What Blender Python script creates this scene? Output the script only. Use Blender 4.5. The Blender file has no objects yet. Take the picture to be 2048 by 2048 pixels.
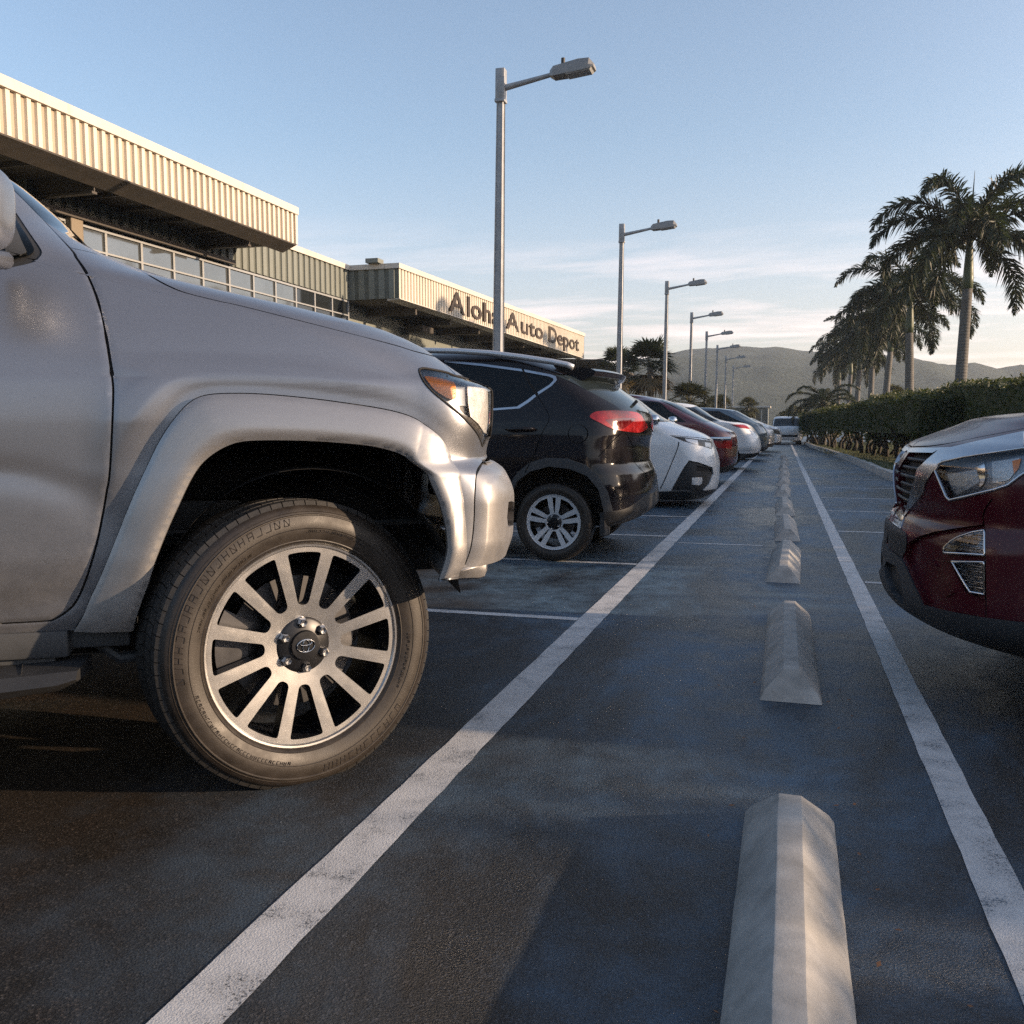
import bpy, bmesh, math, random
import numpy as np
from mathutils import Vector, Matrix, geometry
random.seed(7); np.random.seed(7)
SC = bpy.context.scene
COL = SC.collection
PI = math.pi
DENOISE = False

# ------------------------------------------------------------------ camera
F_PX, CAM_H = 910.0, 1.08
PITCH = math.atan((512-427)/F_PX); YAW = math.atan((784-512)/math.hypot(F_PX, 85))
_cp, _sp, _cy, _sy = math.cos(PITCH), math.sin(PITCH), math.cos(YAW), math.sin(YAW)
FWD = np.array([-_sy*_cp, _cy*_cp, -_sp]); RGT = np.array([_cy, _sy, 0.0]); UPV = np.cross(RGT, FWD)
CAM = np.array([0.0, 0.0, CAM_H])
def ray(px, py): return FWD*F_PX + RGT*(px-512) + UPV*(512-py)
def on_ground(px, py, z=0.0):
    d = ray(px, py); return CAM + d*((z-CAM_H)/d[2])
def on_y(px, py, Y):
    d = ray(px, py); return CAM + d*(Y/d[1])
def on_x(px, py, X):
    d = ray(px, py); return CAM + d*(X/d[0])
def project(P):
    v = np.asarray(P, float) - CAM; z = v@FWD
    z = np.maximum(z, 1e-3)
    return np.stack([512+F_PX*(v@RGT)/z, 512-F_PX*(v@UPV)/z], -1)
# measuring frames: notes taken on enlarged views of the photograph, turned into 1024-px photo coordinates
ZM = {'A':(0,150,7.728),'B':(0,450,7.728),'a':(0,150,5.52),'w':(100,450,5.52),'c':(350,300,6.44),'h':(400,325,12.88),
      'e':(575,325,7.728),'r':(825,375,6.44),'f':(700,390,12.88),'d':(0,0,1/.53)}
def T(k, pts):
    ox, oy, s = ZM[k]; return [(ox+x/s, oy+y/s) for x, y in pts]

cam = bpy.data.cameras.new('camera'); cam_o = bpy.data.objects.new('camera', cam); COL.objects.link(cam_o)
cam.sensor_width = 36; cam.lens = F_PX/1024*36; cam.clip_start = .05; cam.clip_end = 6000
cam_o.location = CAM; cam_o.rotation_euler = (PI/2-PITCH, 0, YAW)
SC.camera = cam_o

# ------------------------------------------------------------------ object helpers
def tag(o, label=None, cat=None, group=None, kind=None):
    if label: o['label'] = label
    if cat: o['category'] = cat
    if group: o['group'] = group
    if kind: o['kind'] = kind
    return o
LOCAL=set()
def thing(name, label, cat, loc=(0,0,0), group=None, rot=None):
    """an Empty at a thing's base; with rot its parts are built in its own frame"""
    o = bpy.data.objects.new(name, None); COL.objects.link(o); o.location = loc; o.empty_display_size = .2
    if rot is not None: o.rotation_euler = (0,0,rot); LOCAL.add(o.name)
    return tag(o, label, cat, group)
def base_inv(root):
    return Matrix.Identity(4) if root.name in LOCAL or root.type != 'EMPTY' else Matrix.Translation(-Vector(root.location))
def link(name, me, mat=None, parent=None, smooth=False):
    o = bpy.data.objects.new(name, me); COL.objects.link(o)
    if mat is not None:
        for m in (mat if isinstance(mat, (list, tuple)) else [mat]): me.materials.append(m)
    if smooth: me.polygons.foreach_set('use_smooth', [True]*len(me.polygons))
    if parent is not None:
        o.parent = parent
        o.matrix_parent_inverse = base_inv(parent)
    return o
def meshobj(name, V, Fc, mat=None, parent=None, smooth=False, mi=None, auto=None):
    me = bpy.data.meshes.new(name); me.from_pydata([tuple(v) for v in V], [], [tuple(int(i) for i in f) for f in Fc])
    o = link(name, me, mat, parent, smooth)
    if mi is not None: me.polygons.foreach_set('material_index', [int(i) for i in mi])
    if auto is not None:
        me.polygons.foreach_set('use_smooth', [True]*len(me.polygons)); me.set_sharp_from_angle(angle=math.radians(auto))
    me.update(); return o
def copy_tree(o, parent=None):
    c = o.copy(); COL.objects.link(c)
    if parent is not None:
        inv = o.matrix_parent_inverse.copy(); c.parent = parent; c.matrix_parent_inverse = inv
    for ch in list(o.children): copy_tree(ch, c)
    return c

class MB:
    """collects boxes, tubes and lathes into one mesh"""
    def __init__(s): s.V=[]; s.F=[]; s.M=[]; s.m=0
    def add(s, V, F):
        b=len(s.V); s.V += [tuple(map(float,v)) for v in V]; s.F += [tuple(i+b for i in f) for f in F]; s.M += [s.m]*len(F)
    def box(s, lo, hi, bev=0.0, M=None):
        x0,y0,z0=lo; x1,y1,z1=hi
        if bev<=0:
            V=[(x0,y0,z0),(x1,y0,z0),(x1,y1,z0),(x0,y1,z0),(x0,y0,z1),(x1,y0,z1),(x1,y1,z1),(x0,y1,z1)]
            Fc=[(0,3,2,1),(4,5,6,7),(0,1,5,4),(1,2,6,5),(2,3,7,6),(3,0,4,7)]
        else:
            bm=bmesh.new(); r=bmesh.ops.create_cube(bm,size=1)
            for v in bm.verts: v.co=((x0+x1)/2+v.co.x*(x1-x0),(y0+y1)/2+v.co.y*(y1-y0),(z0+z1)/2+v.co.z*(z1-z0))
            bmesh.ops.bevel(bm,geom=bm.edges[:],offset=bev,segments=2,affect='EDGES',profile=.5)
            bm.verts.index_update(); V=[tuple(v.co) for v in bm.verts]; Fc=[tuple(v.index for v in f.verts) for f in bm.faces]; bm.free()
        if M is not None: V=[tuple(M@Vector(v)) for v in V]
        s.add(V,Fc)
    def hexa(s, P):
        s.add(P, [(0,3,2,1),(4,5,6,7),(0,1,5,4),(1,2,6,5),(2,3,7,6),(3,0,4,7)])
    def tube(s, pts, r, n=8, cap=True):
        pts=[Vector(p) for p in pts]; rs=r if isinstance(r,(list,tuple)) else [r]*len(pts)
        V=[]; Fc=[]; up=Vector((0,0,1)); prev=None
        for i,p in enumerate(pts):
            d=(pts[min(i+1,len(pts)-1)]-pts[max(i-1,0)]).normalized()
            a=prev if prev is not None else (Vector((1,0,0)) if abs(d.z)>.9 else up)
            x=(a-d*a.dot(d)).normalized(); y=d.cross(x); prev=x
            for k in range(n):
                q=2*PI*k/n; V.append(p+x*(rs[i]*math.cos(q))+y*(rs[i]*math.sin(q)))
        for i in range(len(pts)-1):
            for k in range(n): Fc.append((i*n+k,i*n+(k+1)%n,(i+1)*n+(k+1)%n,(i+1)*n+k))
        if cap: Fc.append(tuple(range(n-1,-1,-1))); Fc.append(tuple((len(pts)-1)*n+k for k in range(n)))
        s.add(V,Fc)
    def lathe(s, prof, n=48, M=None, closed=False):
        """prof: (radius, axial) pairs; axis = local +z"""
        V=[]; Fc=[]; k=len(prof)
        for i in range(n):
            q=2*PI*i/n
            for r,h in prof: V.append(Vector((r*math.cos(q), r*math.sin(q), h)))
        for i in range(n):
            j=(i+1)%n
            for a in range(k if closed else k-1):
                b=(a+1)%k; Fc.append((i*k+a, j*k+a, j*k+b, i*k+b))
        if M is not None: V=[M@v for v in V]
        s.add(V,Fc)
    def build(s, name, mat, parent=None, smooth=False, auto=None):
        return meshobj(name, s.V, s.F, mat, parent, smooth, s.M if isinstance(mat,(list,tuple)) else None, auto)

# ------------------------------------------------------------------ materials
def new_mat(name):
    m=bpy.data.materials.new(name); m.use_nodes=True; nt=m.node_tree; b=nt.nodes['Principled BSDF']
    return m, nt, b
def N(nt, typ, **kw):
    n=nt.nodes.new(typ)
    for k,v in kw.items():
        if k.startswith('i_'):
            kk=k[2:]; n.inputs[int(kk) if kk.isdigit() else kk.replace('_',' ')].default_value=v
        else: setattr(n,k,v)
    return n
def L(nt,a,b): nt.links.new(a,b)
def noise(nt, vec, scale, detail=4, rough=.55, dist=0.0):
    n=N(nt,'ShaderNodeTexNoise'); n.inputs['Scale'].default_value=scale; n.inputs['Detail'].default_value=detail
    n.inputs['Roughness'].default_value=rough; n.inputs['Distortion'].default_value=dist
    if vec is not None: L(nt,vec,n.inputs['Vector'])
    return n
def ramp(nt, fac, stops):
    r=N(nt,'ShaderNodeValToRGB'); e=r.color_ramp.elements
    while len(e)<len(stops): e.new(.5)
    for q,(p,c) in zip(e,stops):
        q.position=p; q.color=(c,c,c,1) if isinstance(c,(int,float)) else (*c,1)
    L(nt,fac,r.inputs[0]); return r
def maprange(nt, fac, a,b,c,d):
    m=N(nt,'ShaderNodeMapRange'); L(nt,fac,m.inputs[0])
    for i,v in enumerate((a,b,c,d)): m.inputs[i+1].default_value=v
    return m
def mixc(nt, fac, a, b, blend='MIX'):
    m=N(nt,'ShaderNodeMix',data_type='RGBA',blend_type=blend)
    for s,i in ((fac,0),(a,6),(b,7)):
        if isinstance(s,(int,float)): m.inputs[i].default_value=s
        elif isinstance(s,tuple): m.inputs[i].default_value=(*s,1)
        else: L(nt,s,m.inputs[i])
    return m.outputs[2]
def math_(nt, op, a, b=None):
    m=N(nt,'ShaderNodeMath',operation=op)
    for i,s in enumerate((a,b)):
        if s is None: continue
        if isinstance(s,(int,float)): m.inputs[i].default_value=s
        else: L(nt,s,m.inputs[i])
    return m.outputs[0]
def bump(nt, b, h, strength, dist=.01, nrm=None):
    n=N(nt,'ShaderNodeBump'); n.inputs['Strength'].default_value=strength; n.inputs['Distance'].default_value=dist
    L(nt,h,n.inputs['Height'])
    if nrm is not None: L(nt,nrm,n.inputs['Normal'])
    if b is not None: L(nt,n.outputs[0],b.inputs['Normal'])
    return n.outputs[0]
def coords(nt, which='Object', scale=None):
    t=N(nt,'ShaderNodeTexCoord'); v=t.outputs[which]
    if scale is not None:
        m=N(nt,'ShaderNodeMapping'); m.inputs['Scale'].default_value=scale; L(nt,v,m.inputs[0]); v=m.outputs[0]
    return v
def simple(name, col, rough=.5, metal=0.0, coat=0.0, coat_rough=.05, var=.0, vscale=8, spec=.5, bmp=0.0, bscale=60):
    m,nt,b=new_mat(name); b.inputs['Base Color'].default_value=(*col,1); b.inputs['Roughness'].default_value=rough
    b.inputs['Metallic'].default_value=metal; b.inputs['Coat Weight'].default_value=coat; b.inputs['Coat Roughness'].default_value=coat_rough
    b.inputs['Specular IOR Level'].default_value=spec
    if var>0 or bmp>0:
        v=coords(nt)
    if var>0:
        n=noise(nt,v,vscale,6,.6); k=ramp(nt,n.outputs[0],[(.3,1-var),(.7,1+var)])
        L(nt,mixc(nt,1.0,col,k.outputs[0],'MULTIPLY'),b.inputs['Base Color'])
        rr=maprange(nt,n.outputs[0],.3,.7,max(.02,rough-var*.4),min(1,rough+var*.4)); L(nt,rr.outputs[0],b.inputs['Roughness'])
    if bmp>0:
        n2=noise(nt,v,bscale,6,.65); bump(nt,b,n2.outputs[0],bmp,.004)
    return m
def paint(name, col, metal=.5, rough=.4, coat=.6, coat_rough=.04, dust=.0, flake=.0):
    m,nt,b=new_mat(name); v=coords(nt)
    b.inputs['Metallic'].default_value=metal; b.inputs['Coat Weight'].default_value=coat; b.inputs['Coat Roughness'].default_value=coat_rough
    big=noise(nt,v,2.2,5,.6); fine=noise(nt,v,900,2,.5)
    c=mixc(nt,1.0,col,ramp(nt,big.outputs[0],[(.25,.93),(.75,1.06)]).outputs[0],'MULTIPLY')
    if flake>0: c=mixc(nt,1.0,c,ramp(nt,fine.outputs[0],[(.3,1-flake),(.7,1+flake)]).outputs[0],'MULTIPLY')
    if dust>0:
        sp=N(nt,'ShaderNodeSeparateXYZ'); g=N(nt,'ShaderNodeNewGeometry'); L(nt,g.outputs['Position'],sp.inputs[0])
        hz=maprange(nt,sp.outputs[2],.25,.95,1,0); dn=noise(nt,v,14,6,.7)
        dm=math_(nt,'MULTIPLY',hz.outputs[0],ramp(nt,dn.outputs[0],[(.35,.1),(.7,1)]).outputs[0]); dm=math_(nt,'MULTIPLY',dm,dust)
        c=mixc(nt,dm,c,(.22,.19,.16))
        L(nt,math_(nt,'ADD',dm,rough),b.inputs['Roughness'])
        L(nt,math_(nt,'MULTIPLY',math_(nt,'SUBTRACT',1.0,dm),metal),b.inputs['Metallic'])
    else:
        rr=maprange(nt,big.outputs[0],.3,.7,rough-.03,rough+.04); L(nt,rr.outputs[0],b.inputs['Roughness'])
    L(nt,c,b.inputs['Base Color']); return m
def lens_mat(name, tint=(1,1,1), amount=.9):
    m,nt,b=new_mat(name); out=nt.nodes['Material Output']
    tr=N(nt,'ShaderNodeBsdfTransparent'); tr.inputs[0].default_value=(*tint,1)
    gl=N(nt,'ShaderNodeBsdfGlossy'); gl.inputs['Roughness'].default_value=.03
    fr=N(nt,'ShaderNodeFresnel'); fr.inputs[0].default_value=1.5
    mx=N(nt,'ShaderNodeMixShader'); L(nt,fr.outputs[0],mx.inputs[0]); L(nt,tr.outputs[0],mx.inputs[1]); L(nt,gl.outputs[0],mx.inputs[2])
    L(nt,mx.outputs[0],out.inputs[0]); return m
# ------------------------------------------------------------------ light and render settings
SUN_AZ=math.radians(6); SUN_EL=math.radians(12)     # azimuth counted from +x towards +y
sdir=Vector((math.cos(SUN_EL)*math.cos(SUN_AZ),math.cos(SUN_EL)*math.sin(SUN_AZ),math.sin(SUN_EL)))
sl=bpy.data.lights.new('sun','SUN'); sl.energy=5.0; sl.angle=math.radians(.6); sl.color=(1.0,.73,.49)
so=bpy.data.objects.new('sun',sl); COL.objects.link(so); so.rotation_euler=sdir.to_track_quat('Z','Y').to_euler()
W=bpy.data.worlds.new('World'); SC.world=W; W.use_nodes=True; nt=W.node_tree; bg=nt.nodes['Background']
sky=N(nt,'ShaderNodeTexSky',sky_type='NISHITA'); sky.sun_disc=False; sky.sun_elevation=SUN_EL
sky.sun_rotation=PI/2-SUN_AZ; sky.air_density=1.0; sky.dust_density=1.3; sky.ozone_density=2.0
# thin cloud streaks: the view direction projected on a flat layer
tc=N(nt,'ShaderNodeTexCoord'); sp=N(nt,'ShaderNodeSeparateXYZ'); L(nt,tc.outputs['Generated'],sp.inputs[0])
zc=math_(nt,'MAXIMUM',sp.outputs[2],.02); zc=math_(nt,'ADD',zc,.06)
cb_=N(nt,'ShaderNodeCombineXYZ'); L(nt,math_(nt,'DIVIDE',sp.outputs[0],zc),cb_.inputs[0]); L(nt,math_(nt,'DIVIDE',sp.outputs[1],zc),cb_.inputs[1])
mp=N(nt,'ShaderNodeMapping'); mp.inputs['Rotation'].default_value=(0,0,.35); mp.inputs['Scale'].default_value=(.55,1.25,1); mp.inputs['Location'].default_value=(1.7,.6,0); L(nt,cb_.outputs[0],mp.inputs[0])
cn=noise(nt,mp.outputs[0],1.25,9,.62,.35); cm=ramp(nt,cn.outputs[0],[(.46,0),(.74,1)])
band=math_(nt,'MULTIPLY',maprange(nt,sp.outputs[2],.02,.10,.25,1).outputs[0],maprange(nt,sp.outputs[2],.10,.22,1,0).outputs[0])
cf=math_(nt,'MULTIPLY',math_(nt,'MULTIPLY',cm.outputs[0],band),.85)
# the low haze of the horizon: paler and pinker than clear air
hz=maprange(nt,sp.outputs[2],.0,.30,1,0); hz=math_(nt,'POWER',hz.outputs[0],1.5); hz=math_(nt,'MULTIPLY',hz,.75)
hue=N(nt,'ShaderNodeHueSaturation'); hue.inputs['Saturation'].default_value=.45; hue.inputs['Value'].default_value=1.0; L(nt,sky.outputs[0],hue.inputs['Color'])
c1=mixc(nt,hz,sky.outputs[0],mixc(nt,1.0,hue.outputs[0],(1.42,1.08,1.02),'MULTIPLY'))
vd=N(nt,'ShaderNodeVectorMath',operation='DOT_PRODUCT'); L(nt,tc.outputs['Generated'],vd.inputs[0]); vd.inputs[1].default_value=tuple(Vector((sdir.x,sdir.y,.12)).normalized())
gl_=math_(nt,'POWER',math_(nt,'MAXIMUM',vd.outputs['Value'],0.0),3.4); gl_=math_(nt,'MULTIPLY',gl_,.80)
hs2=N(nt,'ShaderNodeHueSaturation'); hs2.inputs['Saturation'].default_value=.93; L(nt,c1,hs2.inputs['Color']); c1=mixc(nt,1.0,hs2.outputs[0],(1.02,1.0,1.0),'MULTIPLY')
c1=mixc(nt,gl_,c1,(6.6,6.0,6.2))
c2=mixc(nt,cf,c1,(6.7,5.4,5.15))
L(nt,c2,bg.inputs[0]); bg.inputs[1].default_value=.140
SC.view_settings.view_transform='Standard'; SC.view_settings.look='None'; SC.view_settings.exposure=1.0; SC.view_settings.gamma=1
SC.cycles.use_denoising=DENOISE
try: SC.cycles.denoiser='OPENIMAGEDENOISE'
except Exception: pass
SC.cycles.sample_clamp_direct=5; SC.cycles.sample_clamp_indirect=3; SC.cycles.max_bounces=8; SC.cycles.transparent_max_bounces=24; SC.cycles.caustics_reflective=False; SC.cycles.caustics_refractive=False
M_SILVER=paint('silver_paint',(.265,.275,.300),metal=.80,rough=.36,coat=.30,coat_rough=.16,dust=.25,flake=.10)
M_FLARE=paint('silver_flare_paint',(.35,.345,.345),metal=.74,rough=.40,coat=.25,coat_rough=.18,dust=.3,flake=.10)
M_BLACKPAINT=paint('black_paint',(.010,.009,.011),metal=.0,rough=.10,coat=.0,coat_rough=.03,dust=.0)
M_BLACKPAINT.node_tree.nodes['Principled BSDF'].inputs['Specular IOR Level'].default_value=.36
M_RAIL=simple('roof_rail_alu',(.55,.57,.60),.35,metal=.6)
M_WHITEPAINT=paint('white_paint',(.70,.72,.74),metal=.0,rough=.4,coat=.8,coat_rough=.04,dust=.25)
M_REDPAINT=paint('maroon_paint',(.06,.005,.011),metal=.0,rough=.25,coat=.12,coat_rough=.03,dust=.05)
M_REDPAINT.node_tree.nodes['Principled BSDF'].inputs['Specular IOR Level'].default_value=.3
M_REDPAINT2=paint('wine_paint',(.085,.008,.016),metal=.35,rough=.32,coat=1,coat_rough=.03,dust=.1)
M_GREYPAINT=paint('blue_grey_paint',(.10,.14,.18),metal=.5,rough=.34,coat=.9,coat_rough=.04,dust=.15)
M_SILVERCAR=paint('pale_silver_paint',(.45,.47,.49),metal=.6,rough=.36,coat=.6,coat_rough=.06,dust=.2)
M_GAP=simple('panel_gap',(.004,.004,.005),.8)
M_PLASTIC=simple('black_plastic',(.018,.019,.021),.55,var=.15,bmp=.25,bscale=500)
M_PLASTIC2=simple('grey_plastic',(.035,.038,.042),.6,var=.15,bmp=.25,bscale=400)
M_LINER=simple('wheel_liner',(.010,.010,.011),.8,var=.3,vscale=12,bmp=.5,bscale=40)
M_UNDER=simple('underbody',(.008,.008,.009),.8,var=.3)
M_STEEL=simple('chassis_steel',(.05,.052,.055),.55,metal=.3,var=.3,vscale=20)
M_GLASS=simple('dark_glass',(.002,.003,.004),.025,spec=.32)
M_GLASS2=simple('tinted_glass',(.02,.028,.032),.03,spec=.6)
M_CHROME=simple('chrome',(.62,.64,.66),.10,metal=1)
M_SATIN=simple('satin_trim',(.5,.52,.55),.28,metal=1)
M_TYRE=simple('tyre_rubber',(.020,.019,.018),.62,var=.25,vscale=25,bmp=.25,bscale=250)
M_TYRE2=simple('tyre_sidewall',(.021,.0165,.013),.50,var=.25,vscale=18,bmp=.15,bscale=300)
M_RIMFACE=simple('machined_rim',(.46,.455,.45),.31,metal=.93,var=.05,vscale=15)
M_RIMDARK=simple('rim_dark',(.012,.013,.016),.35,metal=.4,var=.2)
M_DISC=simple('brake_disc',(.10,.10,.105),.4,metal=1,var=.1)
M_LUG=simple('lug_chrome',(.45,.46,.48),.18,metal=1)
M_LENS=lens_mat('clear_lens')
M_REFL=simple('lamp_reflector',(.62,.63,.64),.35,metal=.3,var=.2,vscale=60,bmp=.4,bscale=120)
M_REFL2=simple('lamp_bezel',(.20,.22,.25),.35,metal=.5)
M_LAMPDARK=simple('lamp_dark',(.05,.045,.04),.4,metal=.2,var=.3,vscale=50)
M_AMBER=simple('amber_lens',(1.0,.26,.012),.3,coat=.4,var=.2,vscale=70,bmp=.4,bscale=90)
M_REDLENS=simple('red_lens',(.26,.008,.010),.2,coat=.4,var=.3,vscale=30)
M_REDDARK=simple('dark_red_lens',(.12,.006,.008),.14,coat=1,var=.3,vscale=30)
M_FOG=simple('fog_lamp_bowl',(.16,.17,.19),.25,metal=.7,var=.5,vscale=40,bmp=.6,bscale=60)
M_RIMFACE2=simple('alloy_rim',(.66,.67,.69),.35,metal=.35,var=.05)
# ------------------------------------------------------------------ car body shells
def pchip(x, y, q):
    x=np.asarray(x,float); y=np.asarray(y,float); q=np.clip(q,x[0],x[-1])
    h=np.diff(x); d=np.diff(y)/h; n=len(x); m=np.zeros(n)
    if n==2: m[:]=d[0]
    else:
        for i in range(1,n-1):
            if d[i-1]*d[i]>0:
                w1=2*h[i]+h[i-1]; w2=h[i]+2*h[i-1]; m[i]=(w1+w2)/(w1/d[i-1]+w2/d[i])
        m[0]=d[0]; m[-1]=d[-1]
    i=np.clip(np.searchsorted(x,q,'right')-1,0,n-2); t=(q-x[i])/h[i]
    return (2*t**3-3*t**2+1)*y[i]+(t**3-2*t**2+t)*h[i]*m[i]+(-2*t**3+3*t**2)*y[i+1]+(t**3-t**2)*h[i]*m[i+1]
def in_poly(P, poly):
    x,y=P[:,0],P[:,1]; r=np.zeros(len(P),bool); n=len(poly); j=n-1
    for i in range(n):
        xi,yi=poly[i]; xj,yj=poly[j]
        if yi!=yj: r ^= ((yi>y)!=(yj>y)) & (x<(xj-xi)*(y-yi)/(yj-yi)+xi)
        j=i
    return r
def dist_line(P, line, closed=False):
    L_=list(line)+([line[0]] if closed else []); best=np.full(len(P),1e9)
    for a,b in zip(L_[:-1],L_[1:]):
        a=np.asarray(a);b=np.asarray(b); d=b-a; l=max(d@d,1e-12)
        t=np.clip(((P-a)@d)/l,0,1); best=np.minimum(best,np.hypot(*(P-(a+t[:,None]*d)).T))
    return best
def densify(pts, step, closed):
    out=[]; n=len(pts)
    for i in range(n if closed else n-1):
        a=np.asarray(pts[i],float); b=np.asarray(pts[(i+1)%n],float); k=max(1,int(math.ceil(np.hypot(*(b-a))/step)))
        for q in range(k): out.append(a+(b-a)*q/k)
    if not closed: out.append(np.asarray(pts[-1],float))
    return np.array(out)
def smooth_line(pts, step, closed=False):
    """Catmull-Rom through the points"""
    p=np.asarray(pts,float); n=len(p); out=[]
    for i in range(n if closed else n-1):
        g=lambda k: p[k%n] if closed else p[min(max(k,0),n-1)]
        p0,p1,p2,p3=g(i-1),g(i),g(i+1),g(i+2); k=max(1,int(math.ceil(np.hypot(*(p2-p1))/step)))
        for q in range(k):
            t=q/k; out.append(.5*((2*p1)+(-p0+p2)*t+(2*p0-5*p1+4*p2-p3)*t*t+(-p0+3*p1-3*p2+p3)*t**3))
    if not closed: out.append(p[-1])
    return np.array(out)

class Field:
    """a distance field over (s, zeta), sampled once on a grid"""
    def __init__(f, line, s0, s1, z0, z1, st=.005, inside=None):
        f.o=np.array([s0,z0]); f.st=st; f.n=(int((s1-s0)/st)+2,int((z1-z0)/st)+2)
        A,B=np.meshgrid(s0+st*np.arange(f.n[0]),z0+st*np.arange(f.n[1]),indexing='ij'); P=np.stack([A.ravel(),B.ravel()],1)
        d=dist_line(P,line)
        if inside is not None: d=np.where(in_poly(P,inside),-d,d)
        f.d=d.reshape(f.n)
    def __call__(f, s, z):
        u=(np.asarray(s)-f.o[0])/f.st; v=(np.asarray(z)-f.o[1])/f.st; ok=(u>=0)&(v>=0)&(u<f.n[0]-1)&(v<f.n[1]-1)
        i=np.clip(u.astype(int),0,f.n[0]-2); j=np.clip(v.astype(int),0,f.n[1]-2); a=np.clip(u-i,0,1); b=np.clip(v-j,0,1)
        r=f.d[i,j]*(1-a)*(1-b)+f.d[i+1,j]*a*(1-b)+f.d[i,j+1]*(1-a)*b+f.d[i+1,j+1]*a*b
        return np.where(ok,r,9.)

class Shell:
    """Half of a car body as a surface over (s, zeta): s runs from the centre of the near end (0) round the corner (LC)
    along the flank (LF) and round the far corner; zeta runs up the profile rows (z, near end, its corner depth, far end,
    corner depth, half width). sgn=+1: near end towards +x, -1: towards -x. The flank modelled faces -y; mirror() gives the other."""
    def __init__(s, rows, yf, sgn=1, n=2.5, LC=.9, LF=2.6, zscale=1.0):
        s.R=np.array(rows,float); s.sgn=sgn; s.n=n; s.LC=LC; s.LF=LF
        s.Wm=s.R[:,5].max(); s.yc=yf+s.Wm; s.bulge=None; s.Mw=None; s.LC0=LC; k=int(np.argmax(s.R[:,5])); h=np.linspace(0,PI/2,600); px_=s.R[k,2]*np.cos(h)**(2/n); py_=s.R[k,5]*np.sin(h)**(2/n)
        s._th=h; s._al=np.concatenate([[0],np.cumsum(np.hypot(np.diff(px_),np.diff(py_)))]); s.LC=LC=float(s._al[-1]); s.S=2*LC+LF
        s.rezeta()
    def arc(s, th): return np.interp(th,s._th,s._al)
    def O(s, poly):
        """polygons whose s counts the corner as an angle (LC0 = a quarter turn) -> arc length"""
        return np.array([(float(s.arc(a/s.LC0*PI/2)) if a<=s.LC0 else a-s.LC0+s.LC, b) for a,b in poly])
    def frame(s, loc, rot):
        c,q=math.cos(rot),math.sin(rot); s.Mw=(np.array([[c,-q,0],[q,c,0],[0,0,1.]]),np.array(loc,float)); return s
    def px(s, P): return project(P if s.Mw is None else P@s.Mw[0].T+s.Mw[1])
    def cam(s): return CAM if s.Mw is None else (CAM-s.Mw[1])@s.Mw[0]
    def depth(s, P): return ((P if s.Mw is None else P@s.Mw[0].T+s.Mw[1])-CAM)@FWD
    def rezeta(s):
        d=np.diff(s.R,axis=0); l=np.maximum(np.hypot(np.hypot(d[:,0],np.maximum(np.abs(d[:,1]),np.abs(d[:,3]))*.6),d[:,5]),1e-4)
        s.Z=np.concatenate([[0],np.cumsum(l)]); s.Z1=s.Z[-1]
    def prof(s, ze): return [pchip(s.Z, s.R[:,k], ze) for k in range(6)]
    def base(s, ss, ze):
        z,E,a,Er,ar,W=s.prof(ze); ex=2/s.n; h=PI/2
        th=np.interp(ss,s._al,s._th); x0=E-a; x1=Er+ar
        c=np.cos(th); sn=np.sin(th)
        t=np.clip((ss-s.LC)/s.LF,0,1)
        th2=PI/2-np.interp(s.S-ss,s._al,s._th)
        nearx=x0+a*np.maximum(c,0)**ex; neary=W*np.maximum(sn,0)**ex
        flx=s.flank(t,x0,x1)
        farx=x1-ar*np.maximum(np.sin(th2),0)**ex; fary=W*np.maximum(np.cos(th2),0)**ex
        k=ss<s.LC; k2=ss>s.LC+s.LF
        x=np.where(k,nearx,np.where(k2,farx,flx)); w=np.where(k,neary,np.where(k2,fary,W))
        # outward direction in plan
        nx=np.where(k,c,np.where(k2,-np.sin(th2),0.)); nw=np.where(k,sn,np.where(k2,np.cos(th2),1.))
        return x,w,z,nx,nw
    def flank(s, t, x0, x1):
        """x along the flank: metric in the middle, blending into each row's own corner positions at the ends"""
        r0=float((s.R[:,1]-s.R[:,2]).max()); r1=float((s.R[:,3]+s.R[:,4]).min()); l=r0-r1
        d0=np.clip(x0-r0,-.13,.13); a=x0-d0; return a+(x1-a)*t+d0*np.exp(-t*l/.22)*(1-t)
    def P(s, ss, ze, inset=0.0):
        ss=np.asarray(ss,float); ze=np.clip(np.asarray(ze,float),0,s.Z1)
        x,w,z,nx,nw=s.base(ss,ze)
        d=-np.asarray(inset,float)+np.zeros_like(x)
        if s.bulge is not None: d=d+s.bulge(s,ss,ze,x,w,z)
        x=x+nx*d; w=w+nw*d
        return np.stack([s.sgn*x, s.yc-w, z],-1)
    def nrm(s, ss, ze, e=.0013):
        a=s.P(np.clip(ss+e,0,s.S),ze)-s.P(np.clip(ss-e,0,s.S),ze); b=s.P(ss,np.clip(ze+e,0,s.Z1))-s.P(ss,np.clip(ze-e,0,s.Z1))
        n=np.cross(a,b); n/= np.maximum(np.linalg.norm(n,axis=-1,keepdims=True),1e-12)
        return n*(-1 if s.sgn>0 else 1)
    def table(s, smax=None, k=420):
        smax=smax or s.LC+s.LF; a=np.linspace(0,smax,k); b=np.linspace(0,s.Z1,k); A,B=np.meshgrid(a,b,indexing='ij')
        s._tA=A.ravel(); s._tB=B.ravel(); P=s.P(s._tA,s._tB); s._tP=s.px(P)
        v=P-s.cam(); s._tf=(np.sum(s.nrm(s._tA,s._tB)*v,-1)<0)
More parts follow.
